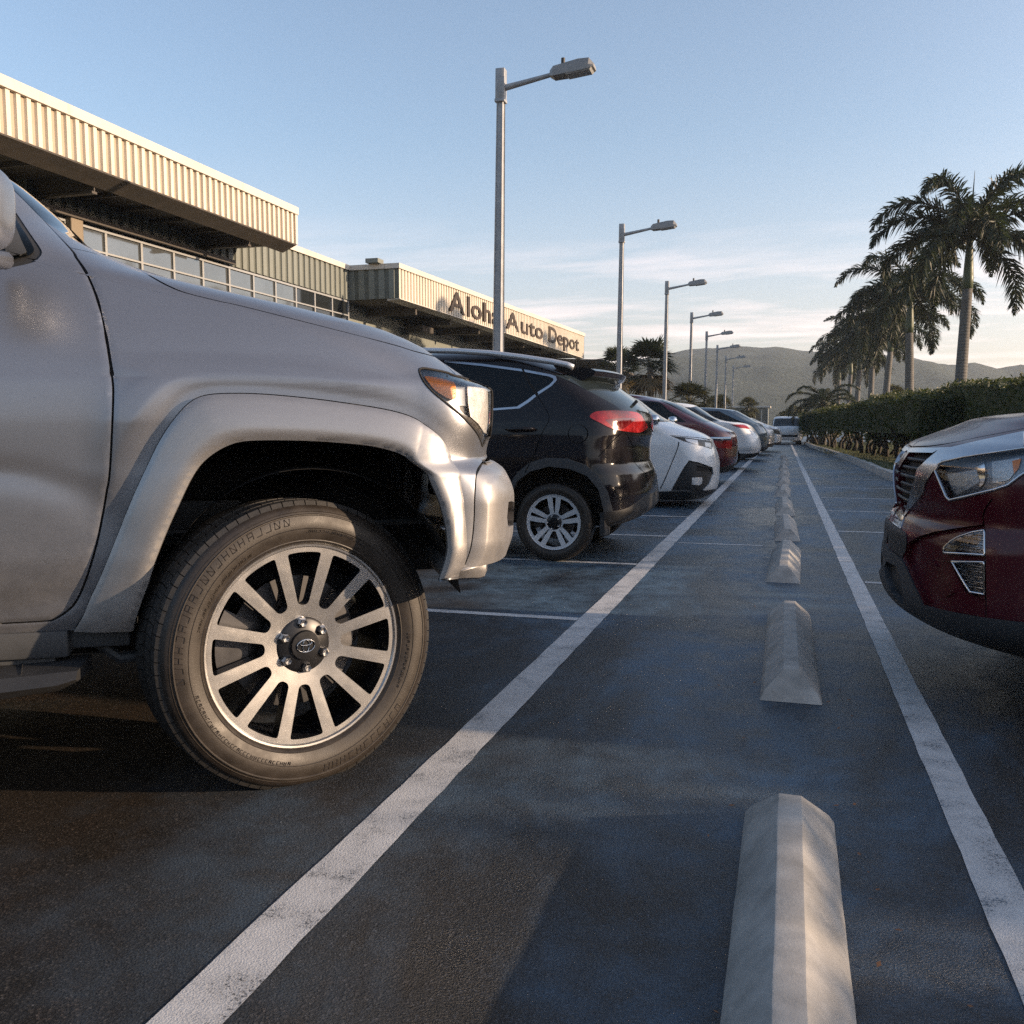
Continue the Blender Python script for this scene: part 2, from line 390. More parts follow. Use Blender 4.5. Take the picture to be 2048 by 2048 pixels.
    def inv(s, px, facing=True):
        """photo pixels -> (s, zeta) on the shell"""
        px=np.asarray(px,float); Q=[]
        for p in px:
            d=np.hypot(*(s._tP-p).T)
            if facing: d=d+np.where(s._tf,0,25.)
            i=int(d.argmin()); Q.append((s._tA[i],s._tB[i]))
        q=np.array(Q); lim=np.array([s.S,s.Z1]); f0=s.px(s.P(q[:,0],q[:,1])); best=q.copy(); be=np.hypot(*(f0-px).T); e=1e-3
        for _ in range(10):
            f0=s.px(s.P(q[:,0],q[:,1])); ja=(s.px(s.P(q[:,0]+e,q[:,1]))-f0)/e; jb=(s.px(s.P(q[:,0],q[:,1]+e))-f0)/e; r=px-f0
            a=(ja*ja).sum(1)+50; b=(ja*jb).sum(1); c=(jb*jb).sum(1)+50; u=(ja*r).sum(1); v=(jb*r).sum(1); det=np.maximum(a*c-b*b,1e-6)
            st=np.stack([(c*u-b*v)/det,(a*v-b*u)/det],1); q=np.clip(q+np.clip(st,-.03,.03),0,lim)
            er=np.hypot(*(s.px(s.P(q[:,0],q[:,1]))-px).T); k=er<be; be[k]=er[k]; best[k]=q[k]
        return best
    def from_xz(s, pts):
        """side-view (local x, z) -> (s, zeta) on the flank"""
        zz=np.linspace(0,s.Z1,4000); zv=pchip(s.Z,s.R[:,0],zz); out=[]
        for x,z in pts:
            ze=np.interp(z,zv,zz); _,E,a,Er,ar,W=[float(q) for q in s.prof(np.array(ze))]
            x0=E-a; x1=Er+ar
            if x>x0: out.append((float(s.arc(math.acos(min(1,max(0,(x-x0)/max(a,1e-6)))**(s.n/2)))),ze))
            elif x<x1: out.append((s.S-float(s.arc(PI/2-math.asin(min(1,max(0,(x1-x)/max(ar,1e-6)))**(s.n/2)))),ze))
            else:
                tq=np.linspace(0,1,800); fx=s.flank(tq,x0,x1); out.append((s.LC+s.LF*float(np.interp(-x,-fx,tq)),ze))
        return np.array(out)
    def from_yz(s, pts, far=False):
        """end-view (distance from the centre line, z) -> (s, zeta) on the near or far end"""
        zz=np.linspace(0,s.Z1,4000); zv=pchip(s.Z,s.R[:,0],zz); out=[]
        for y,z in pts:
            ze=np.interp(z,zv,zz); W=float(s.prof(np.array(ze))[5])
            q=float(s.arc(math.asin(min(1,max(0,y/W))**(s.n/2))))
            out.append((q if not far else s.S-q, ze))
        return np.array(out)
    def fit_near(s, target, rows, its=40, gain=.7):
        """move the near end of the listed rows until every row just touches the outline traced from the photograph"""
        t=np.array(sorted(target,key=lambda p:p[1])); far=-900. if s.sgn>0 else 1900.
        poly=np.concatenate([t,[[far,t[-1,1]],[far,t[0,1]]]]); a=np.linspace(0,s.LC+1.2,200); t=smooth_line(t,12.)
        for _ in range(its):
            for i in rows:
                P=s.P(a,np.full_like(a,s.Z[i])); pp=s.px(P); d=dist_line(pp,t); inside=in_poly(pp,poly)
                d=np.where(inside,-d,d); k=int(d.argmax()); e=-d[k]*s.depth(P[k])/F_PX*gain
                s.R[i,1]+=float(np.clip(e,-.15,.15))
            s.rezeta()
    def paint(s, regions, grid_s, grid_z, domain=None):
        """regions: list of (key, polygon in (s,zeta)); later ones cover earlier ones. Returns {key: (verts2d, tris)}"""
        pts=[]; edges=[]
        def addpoly(poly):
            b=len(pts); n=len(poly)
            for p in poly: pts.append((float(p[0]),float(p[1])))
            for i in range(n): edges.append((b+i,b+(i+1)%n))
        for k,poly in regions: addpoly(poly)
        if domain is None: domain=regions[0][1]
        G=np.array([(a,b) for a in grid_s for b in grid_z]); G=G[in_poly(G,domain)]
        for k,poly in regions:
            # keep grid points off the constraint lines
            d=dist_line(G,poly,True); G=G[d>.0035]
        for p in G: pts.append((float(p[0]),float(p[1])))
        r=geometry.delaunay_2d_cdt([Vector(p) for p in pts], edges, [], 0, 1e-6)
        V=np.array([tuple(v) for v in r[0]]); Tq=np.array([tuple(f) for f in r[2] if len(f)==3])
        c=V[Tq].mean(1); lab=np.full(len(Tq),-1); keys=[]
        for k,poly in regions:
            keys.append(k); lab[in_poly(c,np.asarray(poly))]=len(keys)-1
        lab[~in_poly(c,np.asarray(domain))]=-1
        out={}
        for i,k in enumerate(keys):
            t=Tq[lab==i]
            if len(t)==0: continue
            if k in out: out[k]=(V,np.concatenate([out[k][1],t]))
            else: out[k]=(V,t)
        return out
    def _half(s, V2, tris, inset, skirt):
        u,inv=np.unique(tris.ravel(),return_inverse=True); t=inv.reshape(-1,3); v=V2[u]
        P=s.P(v[:,0],v[:,1],inset); Nn=s.nrm(v[:,0],v[:,1])
        fn=np.cross(P[t[:,1]]-P[t[:,0]],P[t[:,2]]-P[t[:,0]]); fl=np.sum(fn*Nn[t[:,0]],1)<0
        t[fl]=t[fl][:,::-1]
        e={}
        for f in t:
            for a,b in ((f[0],f[1]),(f[1],f[2]),(f[2],f[0])):
                k=(min(a,b),max(a,b)); e[k]=None if k in e else (a,b)
        bd=[d for d in e.values() if d is not None and not (v[d[0],0]<1e-6 and v[d[1],0]<1e-6)]
        mid=v[:,0]<1e-6
        Vs=[P]; Ns=[Nn]; Fs=[tuple(f) for f in t]; base=len(P); md=[mid]
        if skirt>0 and bd:
            bi=sorted({i for ed in bd for i in ed}); mp={i:k for k,i in enumerate(bi)}
            top=P[bi]; bot=s.P(v[bi,0],v[bi,1],inset+skirt); m=len(bi); Vs+=[top,bot]; sn=np.zeros((m,3))
            for a,b in bd:
                q=np.cross(top[mp[b]]-top[mp[a]], bot[mp[a]]-top[mp[a]]); q=-q/(np.linalg.norm(q)+1e-12)
                sn[mp[a]]+=q; sn[mp[b]]+=q
                Fs.append((base+mp[b],base+mp[a],base+m+mp[a],base+m+mp[b]))
            sn/= (np.linalg.norm(sn,axis=1,keepdims=True)+1e-12); Ns+=[sn,sn]; md+=[mid[bi],mid[bi]]
        return np.concatenate(Vs),np.concatenate(Ns),Fs,np.concatenate(md)
    def mesh(s, name, V2, tris, mat, parent=None, inset=0.0, skirt=.02, both=True, extra=None):
        """mesh object(s) from painted triangles. A part that meets the centre line is welded to its mirror image; any other part gets a
        second object on the far flank (both=True). extra: (V2, tris, inset, material) folded into the same mesh (seams)."""
        mats=[mat]; A=[s._half(V2,tris,inset,skirt)]
        if extra is not None: A.append(s._half(extra[0],extra[1],extra[2],0)); mats.append(extra[3])
        V=[];Nn=[];F=[];M=[];md=[]; b=0
        for i,(v,n,f,d) in enumerate(A):
            V.append(v);Nn.append(n);md.append(d); F+=[tuple(int(q)+b for q in ff) for ff in f]; M+=[i]*len(f); b+=len(v)
        V=np.concatenate(V);Nn=np.concatenate(Nn);md=np.concatenate(md)
        Vm=V.copy(); Vm[:,1]=2*s.yc-Vm[:,1]; Nm=Nn.copy(); Nm[:,1]*=-1
        def make(V,F,Nn,M):
            o=meshobj(name,V,F,mats if len(mats)>1 else mat,parent,True,M if len(mats)>1 else None)
            o.data.normals_split_custom_set_from_vertices([tuple(q) for q in Nn]); return o
        if both and md.any():
            V=V.copy(); V[md,1]=s.yc; Nn=Nn.copy(); Nn[md,1]=0
            mp=np.where(md,np.arange(len(V)),-1); ex=np.where(~md)[0]; mp[ex]=len(V)+np.arange(len(ex))
            return make(np.concatenate([V,Vm[ex]]),F+[tuple(int(mp[i]) for i in f[::-1]) for f in F],np.concatenate([Nn,Nm[ex]]),M+M)
        o=make(V,F,Nn,M)
        if both: make(Vm,[f[::-1] for f in F],Nm,M)
        return o
    def far_copy(s, o):
        """the mirror image of a part on the other flank, as its own object"""
        me=o.data; V=np.empty(len(me.vertices)*3); me.vertices.foreach_get('co',V); V=V.reshape(-1,3).copy(); V[:,1]=2*s.yc-V[:,1]
        Fs=[tuple(p.vertices)[::-1] for p in me.polygons]
        c=meshobj(o.name.split('.')[0],V,Fs,[m for m in me.materials],o.parent,True)
        return c
# ------------------------------------------------------------------ wheels (axis = local +z pointing outwards; local x right, y up)
def rot_mat(M): return M.to_4x4() if len(M)==3 else M
def place(o, root, M):
    """put a part built about its own origin where world matrix M says, under root"""
    o.parent=root; o.matrix_parent_inverse=base_inv(root); o.matrix_basis=M
def plate_with_holes(outer, holes, z0, z1, mb, zf=None):
    """extruded plate with holes; zf(r) dishes the front face"""
    pts=[]; ed=[]
    for poly in [outer]+holes:
        b=len(pts); n=len(poly)
        pts+= [Vector(p) for p in poly]; ed+=[(b+i,b+(i+1)%n) for i in range(n)]
    R=max(math.hypot(*p) for p in outer)
    for r in np.arange(.06,1,.06)*R:
        k=max(12,int(2*PI*r/(.05*R))); p=np.array([[r*math.cos(2*PI*i/k),r*math.sin(2*PI*i/k)] for i in range(k)]); ok=np.ones(k,bool)
        for h in holes: ok&=~in_poly(p,h)
        for h in holes+[outer]: ok&=dist_line(p,h,True)>.012*R
        pts+=[Vector(q) for q in p[ok]]
    r=geometry.delaunay_2d_cdt(pts,ed,[],0,1e-6); V=[tuple(v) for v in r[0]]; Tq=[tuple(f) for f in r[2]]
    c=np.array([np.mean([V[i] for i in f],0) for f in Tq]); ok=in_poly(c,np.array(outer))
    for h in holes: ok&=~in_poly(c,np.array(h))
    Tq=[f for f,o in zip(Tq,ok) if o]
    z=lambda x,y: z1+(zf(math.hypot(x,y)) if zf else 0)
    Vt=[(x,y,z(x,y)) for x,y in V]; F=[]
    for f in Tq:
        (ax,ay),(bx,by),(cx,cy)=V[f[0]],V[f[1]],V[f[2]]
        F.append(f if (bx-ax)*(cy-ay)-(by-ay)*(cx-ax)>0 else f[::-1])
    mb.m=0; mb.add(Vt,F)
    mb.m=1
    for poly in [outer]+holes:
        n=len(poly); Vv=[]; Fv=[]
        bw=.004*R/.28
        for x,y in poly: Vv.append((x,y,z(x,y)))
        for x,y in poly: Vv.append((x,y,z(x,y)-(z1-z0)))
        for i in range(n): Fv.append((i,(i+1)%n,n+(i+1)%n,n+i))
        mb.add(Vv,Fv)
def round_poly(P, rads, k=6):
    out=[]; n=len(P)
    for i in range(n):
        p0,p1,p2=map(np.asarray,(P[i-1],P[i],P[(i+1)%n])); a=p0-p1; b=p2-p1; la=np.hypot(*a); lb=np.hypot(*b); r=min(rads[i],la*.48,lb*.48)
        A=p1+a/la*r; B=p1+b/lb*r
        for q in range(k+1):
            t=q/k; out.append(tuple((1-t)**2*A+2*t*(1-t)*p1+t*t*B))
    return out
def spoke_windows(n, r0, r1, w0, w1, phase, rad):
    """openings between n spokes that are w0 wide at r0 and w1 at r1"""
    hs=[]
    for i in range(n):
        a=phase+2*PI*(i+.5)/n; h=PI/n
        i0=h-math.asin(min(.95,w0/2/r0)); i1=h-math.asin(min(.95,w1/2/r1)); arc=[]
        P=[(r0*math.cos(a-i0),r0*math.sin(a-i0))]
        for q in range(7):
            t=a-i1+2*i1*q/6; P.append((r1*math.cos(t),r1*math.sin(t)))
        P.append((r0*math.cos(a+i0),r0*math.sin(a+i0)))
        hs.append(round_poly(P,[rad*.9]+[rad*.6]+[.001]*5+[rad*.6]+[rad*.9]))
    return hs
def tyre_profile(R, rb, w):
    """closed-ish (radius, axial) outline; outer sidewall at +z"""
    h=R-rb
    return [(rb-.004,w*.36),(rb+h*.03,w*.425),(rb+h*.10,w*.455),(rb+h*.12,w*.452),(rb+h*.28,w*.487),(rb+h*.45,w*.5),(rb+h*.60,w*.492),(rb+h*.70,w*.478),
            (rb+h*.715,w*.485),(rb+h*.735,w*.485),(rb+h*.75,w*.47),(rb+h*.86,w*.445),(rb+h*.94,w*.405),(R-.004,w*.36),(R,w*.28),(R+.002,w*.12),(R+.002,0)]
def tyre_marks(tm,R,rb,w):
    """raised marks and rings on the outer tyre wall"""
    rng=random.Random(3); h=R-rb; prof=tyre_profile(R,rb,w)[:14]; rr=[p[0] for p in prof]; zz_=[p[1] for p in prof]; zz=lambda r: float(np.interp(r,rr,zz_))+.0008
    tm.m=0
    def bar(a,ra,b_,rb_,t=.0012):
        tm.tube([(ra*math.cos(a),ra*math.sin(a),zz(ra)),(rb_*math.cos(b_),rb_*math.sin(b_),zz(rb_))],t,4,False)
    def run(a0,a1,f0,f1,step,t=.0012):
        r0,r1=rb+h*f0,rb+h*f1; a=math.radians(a0)
        while a<math.radians(a1):
            k=rng.randint(0,4); q=a; e=a+step*.55; s_=step*.14
            bar(q,r0,q-s_,r1,t)
            if k in (0,1,3): bar(e,r0,e-s_,r1,t)
            if k in (0,2): bar(q-s_,r1,e-s_,r1,t)
            if k in (1,2,4): bar(q,r0,e,r0,t)
            if k in (0,3): bar(q-s_*.5,(r0+r1)/2,e-s_*.5,(r0+r1)/2,t)
            if k==1: bar(q,r0,e-s_,r1,t)
            a+=step*rng.uniform(.95,1.1)
    run(98,190,.52,.68,.075); run(276,322,.50,.67,.075); run(56,90,.30,.36,.035,.001); run(195,258,.30,.37,.034,.001); run(20,48,.46,.52,.05,.001); run(120,165,.20,.26,.03,.001); run(330,360,.25,.31,.035,.001)
    for f in (.40,.80): 
        r=rb+h*f; tm.tube([(r*math.cos(2*PI*i/96),r*math.sin(2*PI*i/96),zz(r)-.0004) for i in range(97)],.0012,4,False)
def make_wheel(root, M, R=.40, rim=.29, w=.24, style='twelve', detail=True, phase=.0):
    prof=tyre_profile(R,rim,w); full=prof+[(r,-z) for r,z in prof[::-1][1:]]
    n=120 if detail else 48
    mb=MB(); mb.m=0; mb.lathe(full,n); 
    # tread: shoulder and centre blocks
    if detail:
        mb.m=1; nb=76
        for i in range(nb):
            a=2*PI*i/nb; da=2*PI/nb*.455
            for sgn in (1,-1):
                z0,z1=w*.255,w*.425
                for (za,zb,ra,rb_,ph) in ((z0,w*.36,R+.009,R+.007,0),(w*.36,z1,R+.007,R-.020,0),(w*.04,w*.235,R+.010,R+.010,.5)):
                    A=a+ph*2*PI/nb; V=[]
                    for (zz,rr) in ((za,ra),(zb,rb_)):
                        for aa,off in ((A-da,0),(A+da,0)):
                            sk=(zz-z0)*.35
                            V.append(((rr-.014)*math.cos(aa+sk),(rr-.014)*math.sin(aa+sk),zz*sgn)); V.append((rr*math.cos(aa+sk),rr*math.sin(aa+sk),zz*sgn))
                    mb.add(V,[(1,3,7,5),(0,1,5,4),(2,6,7,3),(0,2,3,1),(4,5,7,6)] if sgn>0 else [(1,5,7,3),(0,4,5,1),(2,3,7,6),(0,1,3,2),(4,6,7,5)])
    if detail: tyre_marks(mb,R,rim,w)
    mats=[M_TYRE2,M_TYRE]
    # rim
    rb=MB(); hub=rim*.27
    if style=='twelve':
        holes=spoke_windows(12,rim*.40,rim*.925,rim*.105,rim*.132,phase,rim*.07)
        zf=lambda r: -.030*max(0,1-(r/rim))**1.2
    elif style=='ten':
        holes=spoke_windows(10,rim*.42,rim*.90,rim*.13,rim*.20,phase,rim*.06)
        zf=lambda r: -.035*max(0,1-(r/rim))
    elif style=='split':
        holes=[]
        for i in range(5):
            a=phase+2*PI*i/5
            def pol(pts): return [(r*math.cos(a+q),r*math.sin(a+q)) for r,q in pts]
            holes.append(round_poly(pol([(rim*.33,.035),(rim*.90,.075),(rim*.90,-.075),(rim*.33,-.035)])[::-1],[rim*.01,rim*.03,rim*.03,rim*.01]))
            holes.append(round_poly(pol([(rim*.34,.44),(rim*.60,.36),(rim*.90,.285),(rim*.91,.63),(rim*.90,.972),(rim*.60,.90),(rim*.34,.82)])[::-1],[rim*.05]*7))
        zf=lambda r: -.03*max(0,1-(r/rim))
    else:
        holes=spoke_windows(7,rim*.36,rim*.90,rim*.17,rim*.22,phase,rim*.08); zf=lambda r: -.02*max(0,1-(r/rim))
    seg=96
    outer=[(rim*math.cos(2*PI*i/seg)*.985,rim*math.sin(2*PI*i/seg)*.985) for i in range(seg)]
    zr=w*.40
    plate_with_holes(outer,holes,zr-.045,zr,rb,zf)
    rb.m=0; rb.lathe([(rim*.970,zr+.000),(rim*.982,zr+.006),(rim*1.0,zr+.007),(rim*1.012,zr+.002),(rim*1.014,zr-.01)],seg)
    rb.m=1; rb.lathe([(rim*1.01,zr-.005),(rim*.97,zr-.02),(rim*.93,zr-.05),(rim*.915,zr-.12),(rim*.93,-w*.4),(rim*.99,-w*.45)],64)
    wheel=rb.build('wheel',[M_RIMFACE if style=='twelve' else M_RIMFACE2,M_RIMDARK] if style!='dark' else [M_RIMDARK,M_RIMDARK],None,auto=32); place(wheel,root,M)
    ty=mb.build('tyre',mats,wheel,auto=28)
    hb=MB()
    zc=zr+zf(0)+.004
    hb.m=0; hb.lathe([(rim*.30,zc-.006),(rim*.285,zc+.004),(rim*.25,zc+.010),(rim*.15,zc+.016),(rim*.14,zc+.024),(.0001,zc+.026)],48)
    hb.build('hub_cap',[M_RIMDARK],wheel,auto=40)
    nl=6 if style=='twelve' else 5
    for i in range(nl):
        a=phase+.35+2*PI*i/nl; lx,ly=rim*.225*math.cos(a),rim*.225*math.sin(a)
        lb=MB(); lb.lathe([(.0155*rim/.29,zc+.002),(.0155*rim/.29,zc+.020),(.010*rim/.29,zc+.029),(.0001,zc+.027)],6 if detail else 6,Matrix.Translation((lx,ly,0)))
        if detail: lb.lathe([(.017*rim/.29,zc+.004),(.0155*rim/.29,zc+.010)],20,Matrix.Translation((lx,ly,0)))
        lb.build('lug_nut',M_LUG,wheel,auto=30)
    db=MB(); db.m=0; db.lathe([(rim*.24,zr-.095),(rim*.66,zr-.095),(rim*.66,zr-.120),(rim*.24,zr-.120)],48)
    db.build('brake_disc',M_DISC,wheel,auto=30)
    cb=MB()
    V=[]; 
    for z in (zr-.070,zr-.135):
        for q in range(9):
            t=math.radians(150+50*q/8)
            for r in (rim*.50,rim*.82): V.append((r*math.cos(t),r*math.sin(t),z))
    F=[(2*q,2*q+1,2*q+3,2*q+2) for q in range(8)]+[(18+2*q,18+2*q+2,18+2*q+3,18+2*q+1) for q in range(8)]+[(2*q+1,18+2*q+1,18+2*q+3,2*q+3) for q in range(8)]+[(2*q,2*q+2,18+2*q+2,18+2*q) for q in range(8)]+[(0,18,19,1),(16,17,35,34)]
    cb.add(V,F); cb.build('brake_caliper',M_DISC,wheel,auto=30)
    return wheel, zc
def wheel_matrix(c, steer=0.0, camber=0.0, flip=False):
    """outer face towards -y (flip: towards +y), steered about z"""
    z=Vector((math.sin(steer),-math.cos(steer),0)); x=Vector((math.cos(steer),math.sin(steer),0)); y=Vector((0,0,1))
    if flip: z=-z; x=-x
    z2=(z*math.cos(camber)+y*math.sin(camber)); y2=(y*math.cos(camber)-z*math.sin(camber))
    m=Matrix(((x.x,y2.x,z2.x,c[0]),(x.y,y2.y,z2.y,c[1]),(x.z,y2.z,z2.z,c[2]),(0,0,0,1)))
    return m
# ------------------------------------------------------------------ the silver pickup
SIL=T('A',[(0,100),(100,200),(300,360),(500,540),(700,750),(760,805),(880,865),(1080,925),(1240,975),(1500,1035),(1932,1130)])+T('c',[(150,165),(330,240),(450,300),(520,340),(570,385),(640,430),(680,480)])+\
    T('h',[(890,695),(1100,745),(1160,770),(1190,840),(1196,1050),(1190,1250),(1165,1450),(1130,1600),(1085,1740)])+T('c',[(950,1065),(1010,1110),(1035,1170),(1052,1300),(1048,1440),(1025,1580),(980,1680),(960,1720)])
ARCH_PX=T('B',[(1030,1400),(1040,1320),(1140,1050),(1200,850),(1300,600),(1380,425),(1455,265),(1546,112)])+T('a',[(1190,1666),(1285,1620),(1400,1603),(1700,1605)])+\
    T('c',[(0,925),(150,942),(300,980),(400,1030),(480,1110),(540,1220),(590,1350),(622,1480),(628,1600),(610,1700),(575,1800)])
FLARE_PX=T('B',[(540,1440),(560,1410),(640,1290),(700,1150),(800,930),(900,680),(1000,430),(1100,200)])+T('a',[(800,1770),(860,1640),(920,1540),(980,1460),(1050,1390),(1150,1350),(1400,1345),(1700,1370)])+\
    T('c',[(0,668),(150,690),(300,720),(420,762),(520,830),(590,900),(640,990),(680,1080),(705,1180),(722,1300),(738,1450),(742,1600),(725,1720),(690,1770)])
rows=[(0.45,0.735,0.34,-4.5,0.2,0.88),(0.54,0.735,0.33,-4.55,0.2,0.922),(0.613,0.735,0.32,-4.6,0.2,0.935),(0.649,0.745,0.32,-4.6,0.2,0.94),(0.72,0.766,0.32,-4.6,0.2,0.945),(0.84,0.77,0.32,-4.6,0.2,0.945),(0.93,0.737,0.32,-4.6,0.2,0.943),(0.985,0.679,0.34,-4.6,0.2,0.94),(1.09,0.701,0.34,-4.6,0.2,0.938),(1.2,0.704,0.34,-4.6,0.2,0.926),(1.244,0.626,0.38,-4.6,0.2,0.914),(1.31,0.531,0.42,-4.58,0.2,0.892),(1.355,0.473,0.46,-4.5,0.2,0.874),(1.403,0.368,0.48,-3.3,0.2,0.852),(1.465,0.121,0.48,-3.15,0.2,0.822),(1.53,-0.194,0.45,-3.1,0.2,0.79),(1.57,-0.376,0.4,-3.08,0.2,0.772),(1.72,-0.711,0.36,-3.05,0.2,0.745),(1.83,-0.82,0.34,-3.0,0.2,0.72),(1.93,-0.95,0.32,-2.9,0.2,0.695),(1.98,-1.15,0.3,-2.8,0.2,0.6),(2.0,-1.5,0.3,-2.6,0.2,0.3),(2.005,-1.7,0.1,-2.4,0.1,0.05)]
TLOC=(-1.405,2.47,0); TROT=math.radians(30)
TR=Shell(rows,-.085,1,2.5,1.05,4.2).frame(TLOC,TROT)
SL=lambda px,st=3.,closed=False: TR.inv(smooth_line(px,st,closed))
DOORGAP=T('A',[(30,240),(90,285),(300,500),(550,765),(590,830),(650,920),(700,1020),(750,1150),(790,1300),(820,1450),(845,1600),(865,1750),(873,1932)])+T('B',[(848,150),(820,330),(790,500),(755,680),(710,850),(650,1030),(580,1180),(500,1260),(420,1308),(345,1325),(0,1345)])
HOODGAP=T('A',[(1035,905),(1060,915),(1180,985),(1300,1050),(1440,1105),(1700,1170),(1932,1222)])+T('c',[(200,267),(400,326),(500,352),(565,374)])+T('h',[(600,530),(690,615),(712,640)])
class _B: pass
_b=_B(); _b.f=None; _b.oval=None; _b.door=None; _b.bump=None; _b.off=3.0
FT=[0,.10,.24,.50,.74,.90,1.0]; FD=[.043,.052,.0545,.049,.040,.032,.022]
BX=[0,.02,.05,.085,.12,.16,.21,.27,.33,9]; BD=[.004,.006,.017,.029,.030,.021,.010,.003,0,0]
_ss=lambda q: (lambda c: c*c*(3-2*c))(np.clip(q,0,1))
def truck_bulge(sh,ss,ze,x,w,z):
    S_,Z_=np.broadcast_arrays(np.asarray(ss,float),np.asarray(ze,float)); d=np.zeros(S_.shape)
    if _b.f is not None:
        Zt=np.broadcast_to(z,S_.shape); fade=np.clip((1.30-Zt)/.2,0,1)*_ss((Zt-.70)/.34)*_ss((_b.wl-S_)/.22)*(.3+.7*_ss((S_-_b.wr)/.24))
        for o in (0,_b.off):
            Da=_b.f(S_-o,Z_); Df=_b.g(S_-o,Z_); tt=np.clip(np.maximum(Da,0)/np.maximum(np.maximum(Da,0)-np.minimum(Df,0),1e-5),0,1)
            fl=pchip(FT,FD,tt.ravel()).reshape(S_.shape); bl_=pchip(BX,BD,np.clip(Df,0,9).ravel()).reshape(S_.shape)*fade
            d=d+np.where(Da>8,0,np.where((Df<0)|(Da<0),fl,bl_))
    if _b.oval is not None:
        c,rx,rz=_b.oval; q=np.sqrt(((S_-c[0])/rx)**2+((Z_-c[1])/rz)**2)
        d=d-.005*np.exp(-((q-1.0)/.22)**2)+.003*np.clip(1-q,0,1)
    if _b.door is not None: d=d-.0030*np.exp(-(_b.door(S_,Z_)/.007)**2)
    if _b.bump is not None:
        q=_b.bump(S_,Z_); d=d-np.where(q<0,.016*np.clip(1+q/.05,0,1),0)
    return d
def soften(l,k):
    q=l.copy()
    for _ in range(k): q[1:-1]=(q[:-2]+2*q[1:-1]+q[2:])/4
    return q
TR.table(3.0,420)
for _ in range(3):
    arch=soften(SL(ARCH_PX),14); flare=soften(SL(FLARE_PX),10)
    _b.arch=np.concatenate([arch,[[arch[-1,0],.02],[arch[0,0],.02]]])
    fpoly=np.concatenate([flare,[[flare[-1,0],.02],[flare[0,0],.02]]]); bx_=(arch[:,0].min()-.5,arch[:,0].max()+.5,0,1.35,.005)
    _b.f=Field(arch,*bx_,_b.arch); _b.g=Field(flare,*bx_,fpoly)
    _b.wl=arch[:,0].mean()+.52; _b.wr=arch[:,0].mean()-.40; TR.bulge=truck_bulge; TR.table(3.0,420)
door=SL(DOORGAP,2.5)
_b.door=Field(door,door[:,0].min()-.05,door[:,0].max()+.05,0,TR.Z1,.004)
oc=TR.inv(T('B',[(-160,720)]))[0]; _b.oval=(oc,.30,.20)
TR.table(3.0,420)
I=lambda k,p,st=.015,closed=True: SL(T(k,p),max(1.2,st*250),closed)
hood_lo=SL(HOODGAP,2.5)
hood=np.concatenate([hood_lo,[[0,hood_lo[-1,1]-.0],[0,TR.Z[15]],[hood_lo[0,0]*.6,TR.Z[15]]]])
headlamp=I('h',[(245,590),(270,560),(320,556),(460,580),(600,610),(715,655),(890,698),(1060,735),(1150,768),(1182,840),(1188,1050),(1180,1250),(1155,1440),(1105,1480),(1062,1560),(1030,1470),(960,1350),(800,1180),(600,1010),(420,860),(300,720)],.01)
amber=I('h',[(330,665),(400,662),(520,680),(650,715),(715,745),(733,850),(735,920),(708,962),(640,945),(550,900),(450,830),(380,745)],.008)
clear=TR.inv(densify(T('h',[(893,722),(1000,742),(1100,768),(1150,785),(1170,860),(1176,1050),(1170,1250),(1152,1400),(1120,1385),(1040,1270),(935,1180),(905,1000)]),2.,True))
darkp=TR.inv(densify(T('h',[(800,1035),(912,1040),(930,1175),(880,1150),(815,1090)]),2.,True))
strip=I('h',[(520,930),(700,1045),(830,1150),(935,1195),(1035,1285),(1110,1410),(1060,1540),(1030,1460),(960,1335),(800,1170),(600,1005)],.01)
bump_px=T('c',[(862,1045),(820,1120),(808,1250),(800,1450),(780,1600),(740,1710),(705,1758)])
bl=SL(bump_px,2.5); bt=TR.inv(T('c',[(862,1045),(950,1066)]))
zb=bl[-1,1]
bumper=np.concatenate([bl[::-1],[[0,bl[0,1]-.004],[0,zb]]])
_b.bump=Field(bl,bl[:,0].min()-.5,bl[:,0].max()+.05,0,TR.Z1*.5,.004,bumper); TR.table(3.0,420)
slot=TR.inv(densify(T('c',[(1012,1300),(1030,1295),(1046,1300),(1046,1450),(1010,1460),(1003,1400)]),2.,True))
window=I('A',[(-500,-200),(-60,190),(85,425),(150,520),(230,640),(300,740),(325,790),(305,830),(250,870),(100,905),(0,925),(-400,960)],.015)
glass=I('A',[(-480,-150),(-70,240),(60,430),(130,545),(200,650),(250,735),(262,775),(230,810),(150,830),(60,850),(-400,900)],.015)
quarter=I('A',[(75,500),(110,585),(160,690),(205,785),(195,803),(100,822),(60,830),(40,600)],.012)
sill_top=TR.inv(T('B',[(545,1420),(380,1432),(0,1492)]))
zs=float(np.interp(.497,TR.R[:,0],TR.Z))
smax=TR.S
body=densify([(0,zs),(smax,zs),(smax,TR.Z1-.001),(0,TR.Z1-.001)],.08,True)
def stripline(line,hw):
    l=np.asarray(line); t=np.gradient(l,axis=0); t/=np.maximum(np.hypot(*t.T)[:,None],1e-9); n=np.stack([-t[:,1],t[:,0]],1)
    return np.concatenate([l+n*hw,(l-n*hw)[::-1]])
flare_poly=np.concatenate([flare,arch[::-1]])
